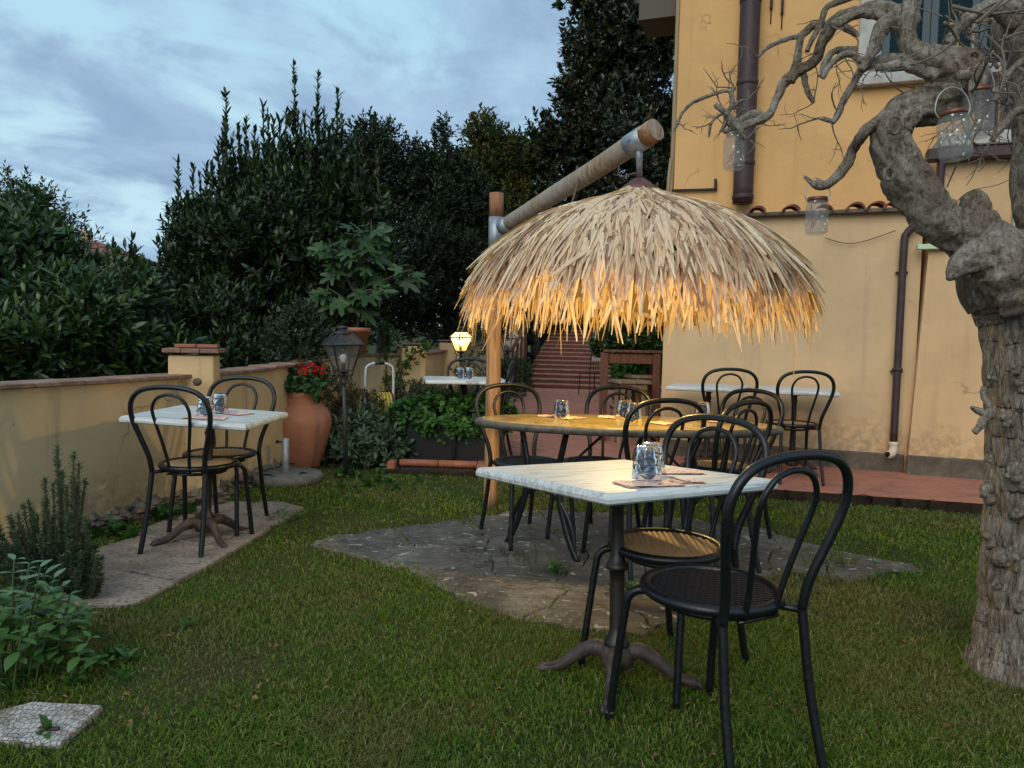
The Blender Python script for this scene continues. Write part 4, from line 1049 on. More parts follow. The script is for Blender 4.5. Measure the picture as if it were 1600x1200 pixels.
zt5 = TZ+.751
tumbler(V((-.50, 7.05, zt5)), 'left tumbler on the distant white table by the post'); tumbler(V((-.41, 7.08, zt5)), 'right tumbler on the distant white table by the post')

# ================================================================== PARASOL
PC = V((.690, 4.2, 0))
post_b = G(767, 792)
pr_ = thing('parasol', 'thatched palm parasol hung from a slanting log on a wooden post', 'parasol', (post_b.x, post_b.y, 0))
PO = pr_.location.copy()
ptop = P(776, 302, post_b.y)
def bw(i, s=.006): return s*noise.noise((i*.3, 1, 2))
def straight(a, b, n): return [a+(b-a)*i/n for i in range(n+1)]
a = V((0, 0, 0)); b = V((ptop.x-PO.x, 0, ptop.z))
lowb = a+(b-a)*.81
MB().tube([p+V((bw(i), bw(i+9), 0)) for i, p in enumerate(straight(a, lowb, 18))], .053, 18).build('post', 'post', pr_, True)
MB().tube([lowb-V((0, 0, .001)), a+(b-a)*.925], .0525, 18).build('post_upper', 'galv', pr_, True)
MB().tube([a+(b-a)*.9255, b], .051, 18).build('post_top', 'posttop', pr_, True)
bs = P(792, 352, 5.10)-PO; be = P(1024, 203, 4.02)-PO
MB().tube([p+noise.noise_vector(p*2.)*.006 for p in straight(bs, be, 14)], list(np.linspace(.052, .061, 15)), 20).build('beam', 'beam', pr_, True)
bd = (be-bs).normalized()
MB().tube([be-bd*.074, be+bd*.003], .0622, 20).build('beam_tip', 'posttop', pr_, True); MB().tube([be+bd*.0031, be+bd*.005], .0595, 20).build('beam_end', 'beam', pr_)
MB().tube([be-bd*.20, be-bd*.075], .0640, 20).build('beam_bracket', 'galv', pr_, True)
MB().tube([bs-bd*.05, bs+bd*.03], .056, 16).build('post_bracket', 'galv', pr_, True)
nrm_ = bd.cross(V((0, 0, 1))).normalized()
for s in (1,):
    for o_ in (-.14,): MB().tube([be+bd*o_+nrm_*.055, be+bd*o_+nrm_*.073], .010, 8).build('bolt', 'galv', pr_)
apex = V((PC.x, PC.y, 2.14))-PO
hk = be-bd*.12-V((0, 0, .05)); hk.y = max(hk.y, -2)
MB().tube([hk, hk*.5+apex*.5, apex+V((0.0, 0, .0))], [.022, .017, .015], 10).build('hanger', 'galv', pr_, True)
mb = MB(); mb.lathe([(.0, 2.148), (.03, 2.140), (.085, 2.100), (.115, 2.075), (.110, 2.070), (.03, 2.11)], 24, PC-PO); mb.build('cap', 'capmetal', pr_, True)
mb = MB(); q = bs+bd*.75; mb.tube(smooth_path([q+V((0, -.05, .05)), q+V((.0, -.075, .0)), q+V((-.05, -.09, -.18)), q+V((-.16, -.10, -.36)), q+V((-.2, .0, -.45))], 6), .006, 6); mb.build('cable', 'cable', pr_, True)
mb = MB(); q = be-bd*.28; mb.tube(smooth_path([q+V((0, 0, -.06)), q+V((.01, .0, -.13)), apex+V((-.02, 0, .03)), apex], 6), .005, 6); mb.build('cable', 'cable', pr_, True)
# thatch
prf_r = np.array([.05, .12, .26, .44, .60, .74, .86, .93, .955, .945]); prf_z = np.array([2.10, 2.055, 2.005, 1.955, 1.895, 1.815, 1.715, 1.605, 1.48, 1.33])
prf_r = prf_r*.955
seg = np.sqrt(np.diff(prf_r)**2+np.diff(prf_z)**2); S = np.concatenate(([0], np.cumsum(seg))); ST_ = S[-1]
def prof(s): return np.interp(s, S, prf_r), np.interp(s, S, prf_z)
strips = []
rows = 17
for rI in range(rows):
    s0 = .0+(ST_-.27)*rI/(rows-1); r0_, z0_ = prof(s0+.1)
    cnt = int(70+ (360 if rI > 12 else 330)*r0_)
    for k in range(cnt):
        th = 2*PI*(k+random.random())/cnt
        strips.append((s0+random.uniform(-.035, .035), th, random.uniform(.20, .36) if rI < rows-2 else random.uniform(.16, .33), random.choice((random.uniform(.004, .007), random.uniform(.007, .0105))), random.gauss(0, .20), random.uniform(-.004, .034), rI))
def strip_pts(s0, th, ln, w, sk, lift, rI):
    """stiff, nearly straight strip laid down the slope, tip standing a little proud"""
    lay = .004+.0026*(rI % 3); s_ = min(s0, ST_-.02); r, z = prof(s_); r2, z2 = prof(min(s_+.16, ST_)); tx, tz = r2-r, z2-z; l = math.hypot(tx, tz) or 1; tx, tz = tx/l, tz/l; nx, nz = -tz, tx
    er, et, up_ = V((math.cos(th), math.sin(th), 0)), V((-math.sin(th), math.cos(th), 0)), V((0, 0, 1))
    d = (er*tx+up_*tz)*math.cos(sk)+et*math.sin(sk); n_ = er*nx+up_*nz
    if n_.dot(er) < 0 and tz < -.3: n_ = -n_
    p = er*r+up_*z+n_*lay; tw = random.gauss(0, .35); side = (et*math.cos(sk)-(er*tx+up_*tz)*math.sin(sk))*math.cos(tw)+n_*math.sin(tw)
    vs = []; bend = random.gauss(0, .02)
    for i in range(5):
        t = i/4; ww = w*(1.0 if t < .7 else (1-.6*(t-.7)/.3)); c = p+d*ln*t+n_*lift*t-up_*(.055*t*t*(ln/.3))+side*bend*t*t
        vs += [c-side*ww, c+side*ww]
    return vs
# strips facing the camera and highest on the surface become parts; all others one mesh
facing = []
for idx, s in enumerate(strips):
    th = s[1]; d = (math.cos(th)*(-PC.x)+math.sin(th)*(-PC.y))/PC.length
    facing.append((-(d*1.0+s[6]*.008+random.random()*.5+s[3]*40), idx))
facing.sort(); chosen = set(i for _, i in facing[:290])
tv, tf = [], []
canopy = MB()
for idx, s in enumerate(strips):
    k_seed = random.uniform(0, 6); vs = [PC-PO+v for v in strip_pts(*s)]
    faces = [(2*i, 2*i+2, 2*i+3, 2*i+1) for i in range(4)]
    if idx in chosen:
        mb = MB(); mb.v = vs; mb.f = faces; mb.build('thatch_strip', 'thatch', pr_)
    else:
        b = len(canopy.v); canopy.v += vs; canopy.f += [tuple(b+x for x in f) for f in faces]
for k in range(24):      # long stragglers
    k_seed = random.uniform(0, 6); th = random.uniform(0, 2*PI); vs = [PC-PO+v for v in strip_pts(ST_-random.uniform(.15, .35), th, random.uniform(.28, .42), .004, random.gauss(0, .9), random.uniform(.03, .09), 2)]
    b = len(canopy.v); canopy.v += vs; canopy.f += [(b+2*i, b+2*i+2, b+2*i+3, b+2*i+1) for i in range(4)]
stuff(canopy.build('thatch_layers', 'thatch', pr_))
lin = [(r-.022, z-.012) for r, z in zip(prf_r[:8], prf_z[:8])]; lm = MB().lathe(lin[:-1]+[(lin[-1][0], lin[-1][1]+.0), (lin[-1][0]+.018, lin[-1][1]-.09)], 160, PC-PO)  # inner shell added so lamp light does not leak through the upper thatch
for k in range(160): lm.v[len(lm.v)-320+k].z += .0; lm.v[len(lm.v)-160+k].z += .14*noise.noise((k*.13, 3, 1))+random.uniform(-.05, .05)  # ragged hem shapes where the lamp glow begins
lm.f = [f for f in lm.f if len(f) == 4]; lm.build('lamp_block_shell', 'lamp_block', pr_)
mb = MB()
for k in range(12):
    a = 2*PI*k/12; pts = [(math.cos(a)*(r-.04), math.sin(a)*(r-.04), z-.045) for r, z in zip(prf_r[:8], prf_z[:8])]
    MB().tube([PC-PO+V(p) for p in pts], .009, 6).build('rib', 'stoolwood', pr_, True)
for r, z in ((.82, 1.60), (.42, 1.86)):
    MB().tube([PC-PO+V((math.cos(a)*r, math.sin(a)*r, z)) for a in np.linspace(0, 2*PI, 32, endpoint=False)], .010, 6, closed=True).build('hoop', 'stoolwood', pr_, True)
# lamp hanging inside
bp = V((PC.x-.09, PC.y-.22, 1.55))
MB().lathe([(0, -.03), (.018, -.024), (.027, -.004), (.024, .014), (.014, .03), (0, .032)], 14, bp-PO).build('bulb', 'bulbon', pr_, True)
MB().tube([bp-PO+V((0, 0, .03)), bp-PO+V((0, 0, .08)), apex+V((0, 0, -.1))], .007, 6).build('lamp_cord', 'trunkdark', pr_)
li = bpy.data.lights.new('parasol_lamp', 'POINT'); li.energy = 46; li.color = (1, .70, .23); li.shadow_soft_size = .035
lo = bpy.data.objects.new('parasol_lamp', li); C.objects.link(lo); lo.location = bp+V((0, 0, -.05))

# ================================================================== LANTERNS
def lantern(label, loc, h, lit=False, lean=(0, 0), rz=.4, sc=1.):
    """square tapered lantern on a post, h = height of lantern base"""
    t = thing('garden_lantern', label, 'lamp', loc, rz, 'square glass lanterns on posts'); t.rotation_euler = (lean[0], lean[1], rz)
    MB().tube([(0, 0, 0), (0, 0, h*.5), (0, 0, h-.02)], [.022*sc, .019*sc, .016*sc], 10).build('lamp_post', 'lampmetal', t, True)
    MB().lathe([(.016, h-.12), (.030, h-.11), (.018, h-.09), (.016, h-.03), (.045, h-.012), (.05, h)], 12).build('post_collar', 'lampmetal', t, True)
    for k in range(4):
        a = k*PI/2+PI/4; c, s = math.cos(a), math.sin(a)
        pts = [(.02, h-.10), (.05, h-.115), (.075, h-.09), (.07, h-.055), (.045, h-.045), (.085, h-.03), (.09, h-.005)]
        MB().tube(smooth_path([(r*c*sc, r*s*sc, z) for r, z in pts], 4), .0055, 6).build('scroll', 'lampmetal', t, True)
    b0, b1, hh = .062*sc, .118*sc, .215*sc
    cor = [(-1, -1), (1, -1), (1, 1), (-1, 1)]
    for k in range(4):
        x, y = cor[k]; x2, y2 = cor[(k+1) % 4]
        MB().tube([(x*b0, y*b0, h), (x*b1, y*b1, h+hh)], .0095*sc, 4).build('corner_bar', 'lampmetal', t)
        mb = MB(); mb.v = [V((x*b0, y*b0, h+.004)), V((x2*b0, y2*b0, h+.004)), V((x2*b1, y2*b1, h+hh)), V((x*b1, y*b1, h+hh))]; mb.f = [(0, 1, 2, 3)]; mb.build('glass_pane', 'litpane' if lit else 'pane', t)
        r1, r2, z1, z2 = .135*sc, .06*sc, h+hh+.012, h+hh+.10*sc
        MB().tube([(x*r1, y*r1, z1), (x*r2, y*r2, z2)], .009*sc, 4).build('roof_bar', 'lampmetal', t)
        mb = MB(); mb.v = [V((x*r1*.97, y*r1*.97, z1)), V((x2*r1*.97, y2*r1*.97, z1)), V((x2*r2, y2*r2, z2)), V((x*r2, y*r2, z2))]; mb.f = [(0, 1, 2, 3)]; mb.build('roof_pane', 'litpane' if lit else 'pane', t)
        MB().tube([(x*b1*1.16, y*b1*1.16, h+hh+.004), (x2*b1*1.16, y2*b1*1.16, h+hh+.004)], .009*sc, 4).build('rim_bar', 'lampmetal', t)
    MB().box((0, 0, h), (b0*2.1, b0*2.1, .012)).build('base_plate', 'lampmetal', t)
    zt_ = h+hh+.10*sc
    MB().lathe([(.085*sc, zt_-.005), (.075*sc, zt_+.012), (.04*sc, zt_+.02), (.035*sc, zt_+.035), (.048*sc, zt_+.04), (.048*sc, zt_+.055), (.0, zt_+.068)], 14).build('roof_cap', 'lampmetal', t, True)
    MB().lathe([(.016, h+.006), (.018, h+.06), (.014, h+.065)], 10).build('lamp_holder', 'trunkdark', t, True)
    MB().lathe([(.012, h+.062), (.022, h+.082), (.031, h+.108), (.026, h+.132), (0, h+.142)], 14).build('bulb', 'bulbon' if lit else 'bulboff', t, True)
    if lit:
        l = bpy.data.lights.new('lantern_light', 'POINT'); l.energy = 7; l.color = (1, .66, .26); l.shadow_soft_size = .03
        q = bpy.data.objects.new('lantern_light', l); C.objects.link(q); q.location = V(loc)+V((0, 0, h+.16))
    return t
lb = G(541, 748); lantern('unlit grey lantern on a leaning post beside the big terracotta pot', lb, .93, False, (0, -.035), .55, 1.0)
q = P(720, 549, 8.6); lantern('glowing yellow lantern by the wall above the distant table', (q.x, q.y, 0), q.z, True, (0, 0), .7, .72)
q = P(793, 548, 10.4); lantern('small unlit lantern near the stairs right of the wooden post', (q.x, q.y, 0), q.z, False, (0, 0), .3, .78)

# ================================================================== POTS, PLANTERS, GARDEN THINGS
pb = G(471, 729); pb.z = 0
pot = thing('terracotta_jar', 'large terracotta oil jar planted with red geranium', 'plant pot', pb)
pf = [(.0, 0), (.165, 0), (.175, .02), (.215, .13), (.262, .28), (.282, .40), (.275, .47), (.235, .545), (.195, .58), (.185, .60), (.192, .625), (.186, .64), (.195, .66), (.200, .69), (.192, .705), (.172, .70), (.170, .64), (0, .63)]
MB().lathe([(r*.98, z) for r, z in pf], 40).build('jar_body', 'terra_pot', pot, True)
pts, d = blob_pts([(0, 0, .78, .20, .20, .13), (-.12, 0, .76, .13, .13, .10), (.08, -.1, .74, .15, .12, .1)], 210)
gl = shoots('foliage', pts, d+np.array([0, 0, .7]), .03, 6, .055, .055, 'geranium', pot, k=2, ang=1.3, droop=.15)
pts = np.array([[.085, -.08, .885]])+RG.normal(0, 1, (110, 3))*np.array([.055, .04, .028]); pts2 = np.array([[-.055, -.05, .90]])+RG.normal(0, 1, (14, 3))*np.array([.018, .015, .012]); pts3 = np.array([[.02, -.08, .875]])+RG.normal(0, 1, (14, 3))*np.array([.015, .015, .012])
for P_ in (pts, pts2, pts3): shoots('flower_head', P_, RG.normal(0, 1, P_.shape)+np.array([0, -.3, .8]), .008, 5, .020, .020, 'petal', pot, k=1, ang=1.1)

ub = G(446, 752)
base = thing('umbrella_stand', 'round concrete parasol base with grey steel stub pole', 'parasol base', ub)
MB().lathe([(0, 0), (.285, 0), (.305, .012), (.305, .055), (.29, .072), (.1, .082), (.0, .083)], 44).build('base_disc', 'concrete', base, True)
MB().lathe([(.028, .08), (.03, .085), (.029, .36), (.025, .362), (.025, .30)], 16).build('stub_pole', 'galv', base, True)
for (x, y, a) in ((.16, -.06, .9), (-.09, -.17, -.2)): MB().tube(smooth_path([(x-.05*math.cos(a), y-.05*math.sin(a), .072), (x, y, .09), (x+.05*math.cos(a), y+.05*math.sin(a), .072)], 4), .007, 6).build('handle', 'black', base, True)
MB().tube([(-.03, 0, .33), (-.065, 0, .33)], .008, 6).build('clamp_knob', 'black', base)
MB().lathe([(0, -.015), (.014, -.012), (.014, .012), (0, .015)], 8, (-.07, 0, .33)).build('knob_head', 'black', base)

# black planter on brick edging
pa_ = G(638, 722, .06); pln = thing('planter_box', 'black plastic trough planter full of leafy green plants', 'planter', (pa_.x+.44, pa_.y+.17, .05), R(-3))
def trough(w, d, h, t=.03):
    mb = MB(); pr = [(.93, 0), (.985, h*.82), (.985, h*.83), (1.0, h*.83), (1.0, h), (1-t, h), (1-t, h*.8)]
    for k, z in pr:
        for sx, sy in ((-1, -1), (1, -1), (1, 1), (-1, 1)): mb.v.append(V((sx*w/2*k, sy*d/2*k, z)))
    for i in range(len(pr)-1):
        for k in range(4): mb.f.append((i*4+k, i*4+(k+1) % 4, (i+1)*4+(k+1) % 4, (i+1)*4+k))
    mb.f.append((3, 2, 1, 0)); n_ = (len(pr)-1)*4; mb.f.append((n_, n_+1, n_+2, n_+3)); return mb
trough(.92, .34, .36).build('trough', 'planter', pln)
pts, d = blob_pts([(-.25, 0, .42, .36, .22, .20), (.20, 0, .42, .36, .22, .19), (-.45, -.02, .40, .2, .2, .16), (0, -.05, .38, .5, .25, .16)], 760)
shoots('foliage', pts, d*.8+np.array([0, -.1, .8]), .03, 6, .062, .042, 'planter_leaf', pln, k=2, ang=1.2, droop=.2)
# brick edging: brick, roll-top terracotta edging pieces, dark slatted drain
eg = thing('bed_edging', 'terracotta roll edging and bricks in front of the black planter', 'edging', (pa_.x, pa_.y-.12, 0), R(-3))
MB().box((-.12, -.05, .05), (.07, .14, .10), bev=.006).build('edging_brick', 'brick', eg)
for k in range(4): MB().tube([(-.06+k*.36, -.0, .075), (-.06+k*.36+.35, 0, .075)], .034, 12).build('edging_roll', 'brick', eg, True)
MB().box((.55, -.12, .018), (1.4, .16, .036), bev=.004).build('edging_base', 'darksoil', eg)
for k in range(34): MB().box((-.08+k*.04, -.10, .040), (.012, .13, .008), Matrix.Rotation(.5, 3, 'Z')).build('grate_slat', 'castiron', eg)
# sage bush, herb bush, shrubs
def bush(name, label, blobs, n, m_, ln, L0, W0, mat, cat='bush', up=.8, k=2, **kw):
    o = crown(name, [tuple(b) for b in blobs], n, m_, ln, L0, W0, mat, None, up, k=k, **kw); tag(o, label, cat); return o
def B_(px, py, Y, rpx, rpz, ry=None):
    q = P(px, py, Y); s = Y/F; return (q.x, q.y, q.z, rpx*s, ry if ry else rpx*s, rpz*s)
bush('sage_bush', 'grey-green sage bush between the lantern post and planter', [B_(575, 690, 7.0, 58, 42), B_(545, 700, 6.9, 35, 40), B_(610, 705, 6.9, 32, 35)], 420, 7, .05, .085, .032, 'sage', ang=1.1)
bush('herb_bush', 'brownish fine-leaved herb bush behind the lantern post', [B_(515, 625, 7.3, 42, 50), B_(560, 640, 7.5, 38, 30)], 700, 7, .06, .03, .015, 'thyme', k=1)
bush('low_shrub', 'dark low shrub behind the yellow hose reel', [B_(650, 622, 8.2, 50, 22), B_(690, 628, 8.0, 40, 18)], 520, 7, .06, .035, .016, 'shrub', k=1)
bush('lavender_bush', 'grey-green low bush beneath the distant white table', [B_(735, 630, 8.0, 60, 26), B_(690, 640, 7.8, 30, 22)], 800, 8, .07, .03, .008, 'shrub', k=1)
bush('rounded_shrub', 'dark rounded shrub behind the wooden post near the stairs', [B_(800, 590, 10.2, 34, 32), B_(780, 600, 10.0, 26, 30)], 800, 8, .06, .035, .016, 'bay', k=1)
bush('wall_shrub', 'grey-leaved shrub rising behind the garden wall by the geranium', [B_(460, 545, 7.2, 42, 52), B_(470, 500, 7.2, 22, 25)], 620, 7, .08, .042, .024, 'shrub', k=1)
# rose climbing the second pillar
rose = thing('climbing_rose', 'thin climbing rose trained up the pillar beside the distant table', 'plant', (-1.2, 8.5, 0))
rp = smooth_path([(-.15, -.02, 0), (-.13, -.03, .4), (-.10, -.03, .75), (-.02, -.02, .95), (.10, -.04, 1.05), (.22, -.03, 1.12)], 6)
MB().tube(rp, .008, 6).build('stem', 'stem', rose, True)
rp2 = smooth_path([(-.22, 0, 0), (-.26, -.02, .5), (-.25, 0, .95), (-.2, 0, 1.2), (-.26, 0, 1.35)], 6); MB().tube(rp2, .006, 6).build('stem', 'stem', rose, True)
pts = np.array([list(p) for p in rp[8:]+rp2[8:]]); pts = np.repeat(pts, 3, 0)+RG.normal(0, .04, (len(pts)*3, 3)); shoots('foliage', pts, RG.normal(0, 1, pts.shape)+np.array([0, -.2, .5]), .05, 4, .045, .028, 'planter_leaf', rose, k=2)
rose2 = thing('climbing_rose', 'dark rose branches spreading on the wall right of the lit lantern', 'plant', (-.55, 9.6, 0))
rp = smooth_path([(-.2, 0, 0), (-.15, 0, .6), (.05, 0, .95), (.3, 0, 1.15)], 6); MB().tube(rp, .008, 6).build('stem', 'stem', rose2, True)
pts = np.array([list(p) for p in rp[6:]]); pts = np.repeat(pts, 6, 0)+RG.normal(0, .09, (len(pts)*6, 3)); shoots('foliage', pts, RG.normal(0, 1, pts.shape)+np.array([0, -.2, .5]), .05, 4, .05, .03, 'shrub', rose2, k=1)

# hose reel
hr = G(592, 705); hr = P(592, 672, 7.7); hr.z = 0
reel = thing('hose_reel', 'white tubular hose trolley wound with yellow hose', 'hose reel', hr, R(25))
for s in (-1, 1): pass
MB().tube(smooth_path([(-.15, 0, 0), (-.15, 0, .5), (-.148, 0, .85), (-.12, 0, .92), (-.05, 0, .945), (.05, 0, .945), (.12, 0, .92), (.148, 0, .85), (.15, 0, .5), (.15, 0, 0)], 5), .013, 8).build('frame', 'whitemetal', reel, True)
MB().tube([(-.05, 0, .948), (.05, 0, .948)], .0165, 8).build('grip', 'black', reel, True)
drum = Matrix.Rotation(PI/2, 3, 'Y')
for s, rr in ((-.13, .17), (.13, .17)):
    mb = MB(); mb.tube([(s-.006, .05, .48), (s+.006, .05, .48)], rr, 24); mb.build('reel_disc', 'redplastic', reel)
for k in range(7):
    x = -.11+k*.034
    for rr in (.125, .148):
        mb = MB(); mb.tube([(x+.008*math.sin(a)+(.014 if rr > .13 else 0), .05+rr*math.cos(a), .48+rr*math.sin(a)) for a in np.linspace(0, 2*PI, 28, endpoint=False)], .0125, 7, closed=True); mb.build('hose_coil', 'hose', reel, True)

# fig tree in a pot on the wall
fp = P(557, 553, 8.0)
fig = thing('fig_tree', 'young fig tree with big lobed leaves growing in a terracotta pot', 'tree', fp)
fig.location.z = 1.03
MB().lathe([(0, 0), (.10, 0), (.135, .24), (.15, .24), (.152, .285), (.135, .285), (.13, .25), (0, .245)], 22).build('pot', 'terra_pot', fig, True)
def fig_leaf_mesh(seed):
    rs = random.Random(seed); mb = MB(); n = 30; mb.v.append(V((0, .30, 0)))
    lobes = [(0, 1.0), (.95, .80), (-.95, .80), (1.95, .52), (-1.95, .52)]
    for k in range(n):
        a = -PI+2*PI*k/n; r = 0
        for la, lr in lobes: r = max(r, lr*math.exp(-((a-la)/.38)**2))
        r = max(r, .34)*rs.uniform(.94, 1.05); r = r if abs(a) < 2.75 else .18
        x = math.sin(a)*r*.62; y = .34+math.cos(a)*r*.62
        mb.v.append(V((x, y, -.10*x*x*2-.18*max(0, y-.4)**2+.03*math.cos(a*5))))
    for k in range(n): mb.f.append((0, 1+k, 1+(k+1) % n))
    return mb
figm = []
for s in range(3):
    o = fig_leaf_mesh(s).build('leaf', 'fig', fig, True); figm.append(o)
stems = [[(0, 0, .24), (.03, 0, .5), (.10, .0, .8), (.12, 0, 1.0)], [(.03, 0, .5), (-.12, 0, .75), (-.25, .02, .95), (-.27, 0, 1.05)], [(.06, 0, .6), (.3, 0, .72), (.52, 0, .80)], [(.0, 0, .4), (-.15, -.05, .55), (-.28, -.03, .62)], [(.08, 0, .7), (-.02, -.1, .9), (.02, -.1, 1.15)], [(.1, 0, .9), (.13, 0, 1.1), (.13, 0, 1.22)], [(.0, 0, .5), (.1, -.1, .6), (.2, -.15, .6)]]
k = 0
for sp in stems:
    sp = [(x*1.12, y, .24+(z-.24)*1.22) for x, y, z in sp]
    path = smooth_path(sp, 6); MB().tube(path, list(np.linspace(.016, .006, len(path))), 7).build('branch', 'stem', fig, True)
    for i in range(5, len(path), 1):
        for rep in range(2 if i < len(path)-4 else 2):
            a = random.uniform(0, 2*PI); s = random.uniform(.20, .33); el = random.uniform(-.95, .15)
            d = V((math.cos(a)*math.cos(el), math.sin(a)*math.cos(el), math.sin(el))); up_ = V((0, 0, .8))+V((random.gauss(0, .35), -.75+random.gauss(0, .35), 0))
            y = d; z_ = (up_-y*up_.dot(y)).normalized(); x = y.cross(z_); mt = Matrix((x*s, y*s, z_*s)).transposed().to_4x4(); mt.translation = path[i]+d*.03
            if k < 3: o = figm[k]
            else: o = figm[k % 3].copy(); C.objects.link(o)
            o.matrix_local = mt; k += 1

# rosemary at left
ros = thing('rosemary_bush', 'rosemary bush with upright needle stems against the left wall', 'bush', V((-2.1, 3.25, 0)))
sp_, ax_, ln_ = [], [], []
def R_(px, py, Y): q = P(px, py, Y)-ros.location; return np.array(list(q))
rootp = R_(110, 935, 3.3)
tips = [(92, 705), (118, 708), (128, 742), (75, 745), (30, 790), (12, 800), (45, 782), (62, 790), (100, 760), (140, 830), (150, 850), (158, 862), (20, 830), (5, 840), (80, 810), (110, 800), (130, 810), (60, 840), (35, 860), (90, 850), (120, 850), (-10, 800), (-30, 830), (145, 880), (100, 890), (60, 890), (20, 880)]
mbst = MB()
for k, (a, b) in enumerate(tips):
    for rep in range(4):
        yy = random.uniform(3.15, 3.5); e = R_(a+random.uniform(-8, 8), b+random.uniform(-5, 12)+rep*14, yy); s = rootp+(e-rootp)*.25+RG.normal(0, .02, 3); m_ = (s+e)/2+np.array([.0+(s[0]-e[0])*-.15, 0, -.04])
        path = smooth_path([tuple(rootp), tuple(s), tuple(m_), tuple(e)], 6); mbst.tube(path, .0035, 5)
        pl = [np.array(list(p)) for p in path[5:]]
        for i in range(len(pl)-1): sp_.append(pl[i]); ax_.append(pl[i+1]-pl[i]+np.array([0, 0, .01])); ln_.append(np.linalg.norm(pl[i+1]-pl[i]))
mbst.build('stem', 'stem', ros, True)
for rr in range(2): stuff(shoots('needles', np.array(sp_), np.array(ax_), np.array(ln_), 18, .026, .0042, 'rosemary', ros, k=1, ang=.95)) if rr == 0 else shoots('needles', np.array(sp_)[::2], np.array(ax_)[::2], np.array(ln_)[::2], 10, .024, .004, 'rosemary', ros, k=1, ang=.6)

# basil and pale herb at lower left
def leaf_mesh(w, n=7, cup=.12):
    mb = MB(); 
    for i in range(n):
        t = i/(n-1); hw = w*math.sin(PI*min(1, t*1.02))**.75*(1-.25*t) if 0 < i < n-1 else 0.002
        z = -.20*t*t
        mb.v += [V((-hw, t, z+cup*hw*2)), V((0, t, z)), V((hw, t, z+cup*hw*2))]
    for i in range(n-1):
        b = i*3; mb.f += [(b, b+1, b+4, b+3), (b+1, b+2, b+5, b+4)]
    return mb
def leafy(root, tips_, leafobj, L0, per, stem_mat='greenstem'):
    k = 0
    for base_, tip in tips_:
        base_, tip = V(base_), V(tip); m_ = (base_+tip)/2+V((0, 0, .02)); path = smooth_path([base_, m_, tip], 5); MB().tube(path, .003, 5).build('stem', stem_mat, root, True)
        for i in range(per):
            t = 1-.16*(i//2) ; p = path[max(0, min(len(path)-1, int(t*(len(path)-1))))]; a = (i % 2)*PI+(i//2)*PI/2+random.uniform(-.4, .4)+tip.x*9; el = random.uniform(-.35, .45) if i > 1 else random.uniform(.1, .7)
            s = L0*random.uniform(.65, 1.15)*(1 if i > 1 else .75); d = V((math.cos(a)*math.cos(el), math.sin(a)*math.cos(el), math.sin(el))); z_ = (V((0, 0, 1))-d*d.z).normalized(); x = d.cross(z_)
            mt = Matrix((x*s, d*s, z_*s)).transposed().to_4x4(); mt.translation = p
            if k == 0: o = leafobj
            else: o = leafobj.copy(); C.objects.link(o)
            o.matrix_local = mt; k += 1
bas = thing('basil_plant', 'bright green broad-leaved basil plant in the lower left corner', 'plant', V((-1.75, 2.45, 0)))
lo_ = leaf_mesh(.30).build('leaf', 'basil', bas, True)
tps = []
for k in range(26):
    x, y = random.uniform(-.05, .36), random.uniform(-.12, .22); q = V((x*.75, y, .0)); z = max(.06, 0.27*(1-x*1.6)+random.uniform(-.06, .06)); tps.append((q, V((x, y, z))))
leafy(bas, tps, lo_, .068, 8)
pal = thing('pale_herb', 'pale grey-green herb with pointed leaves at the left edge', 'plant', V((-1.85, 2.62, 0)))
lo_ = leaf_mesh(.22).build('leaf', 'bluebasil', pal, True); tps = []
for k in range(17):
    x, y = random.uniform(-.05, .30), random.uniform(-.1, .15); tps.append((V((x*.6, y*.6, 0)), V((x, y, random.uniform(.22, .40)-.35*max(0, x)))))
leafy(pal, tps, lo_, .085, 8)
tuft(G(75, 1050), 34, .05, .02, 'planter_leaf', 'ground_cover', 'low leafy growth in front of the basil plant', .16)

# ---- high bar table, stools and things by the corner
bt = P(943, 690, 8.5); bx0 = P(946, 600, 8.5).x; bx1 = P(1026, 600, 8.5).x; bzt = P(980, 549, 8.5).z
bar = thing('bar_table', 'tall red-brown timber frame table beside the house corner', 'table', ((bx0+bx1)/2, 8.65, TZ), R(-6))
w = bx1-bx0; hb = bzt-TZ
for k in range(9): MB().box((-w/2-.02+(k+.5)*(w+.10)/9, 0, hb), ((w+.10)/9-.008, .50, .025), bev=.003).build('top_slat', 'barwood', bar)
for sy in (-.2, .2):
    MB().box((0, sy, hb-.085), (w-.09, .035, .11), bev=.003).build('apron', 'barwood', bar)
    for sx in (-1, 1): MB().box((sx*w/2, sy, (hb-.015)/2), (.085, .085, hb-.03), bev=.005).build('leg', 'barwood', bar)
for nme, lab, px, Y, hh, rz in (('bar_stool', 'front weathered wooden stool under the bar table', 985, 8.2, .70, .1), ('bar_stool', 'rear weathered wooden stool under the bar table', 1006, 8.65, .74, .3)):
    q = P(px, 600, Y); s = thing(nme, lab, 'stool', (q.x, Y, TZ), rz, 'wooden stools')
    for k in range(3): MB().box((0, (k-1)*.115, hh), (.36, .108, .035), bev=.004).build('seat_board', 'stoolwood', s)
    for sx in (-1, 1):
        MB().box((0, sx*.13, hh-.055), (.30, .025, .06)).build('apron', 'stoolwood', s)
        for sy in (-1, 1): MB().tube([(sx*.11, sy*.12, hh-.02), (sx*.145, sy*.15, 0)], .026, 6).build('leg', 'stoolwood', s)
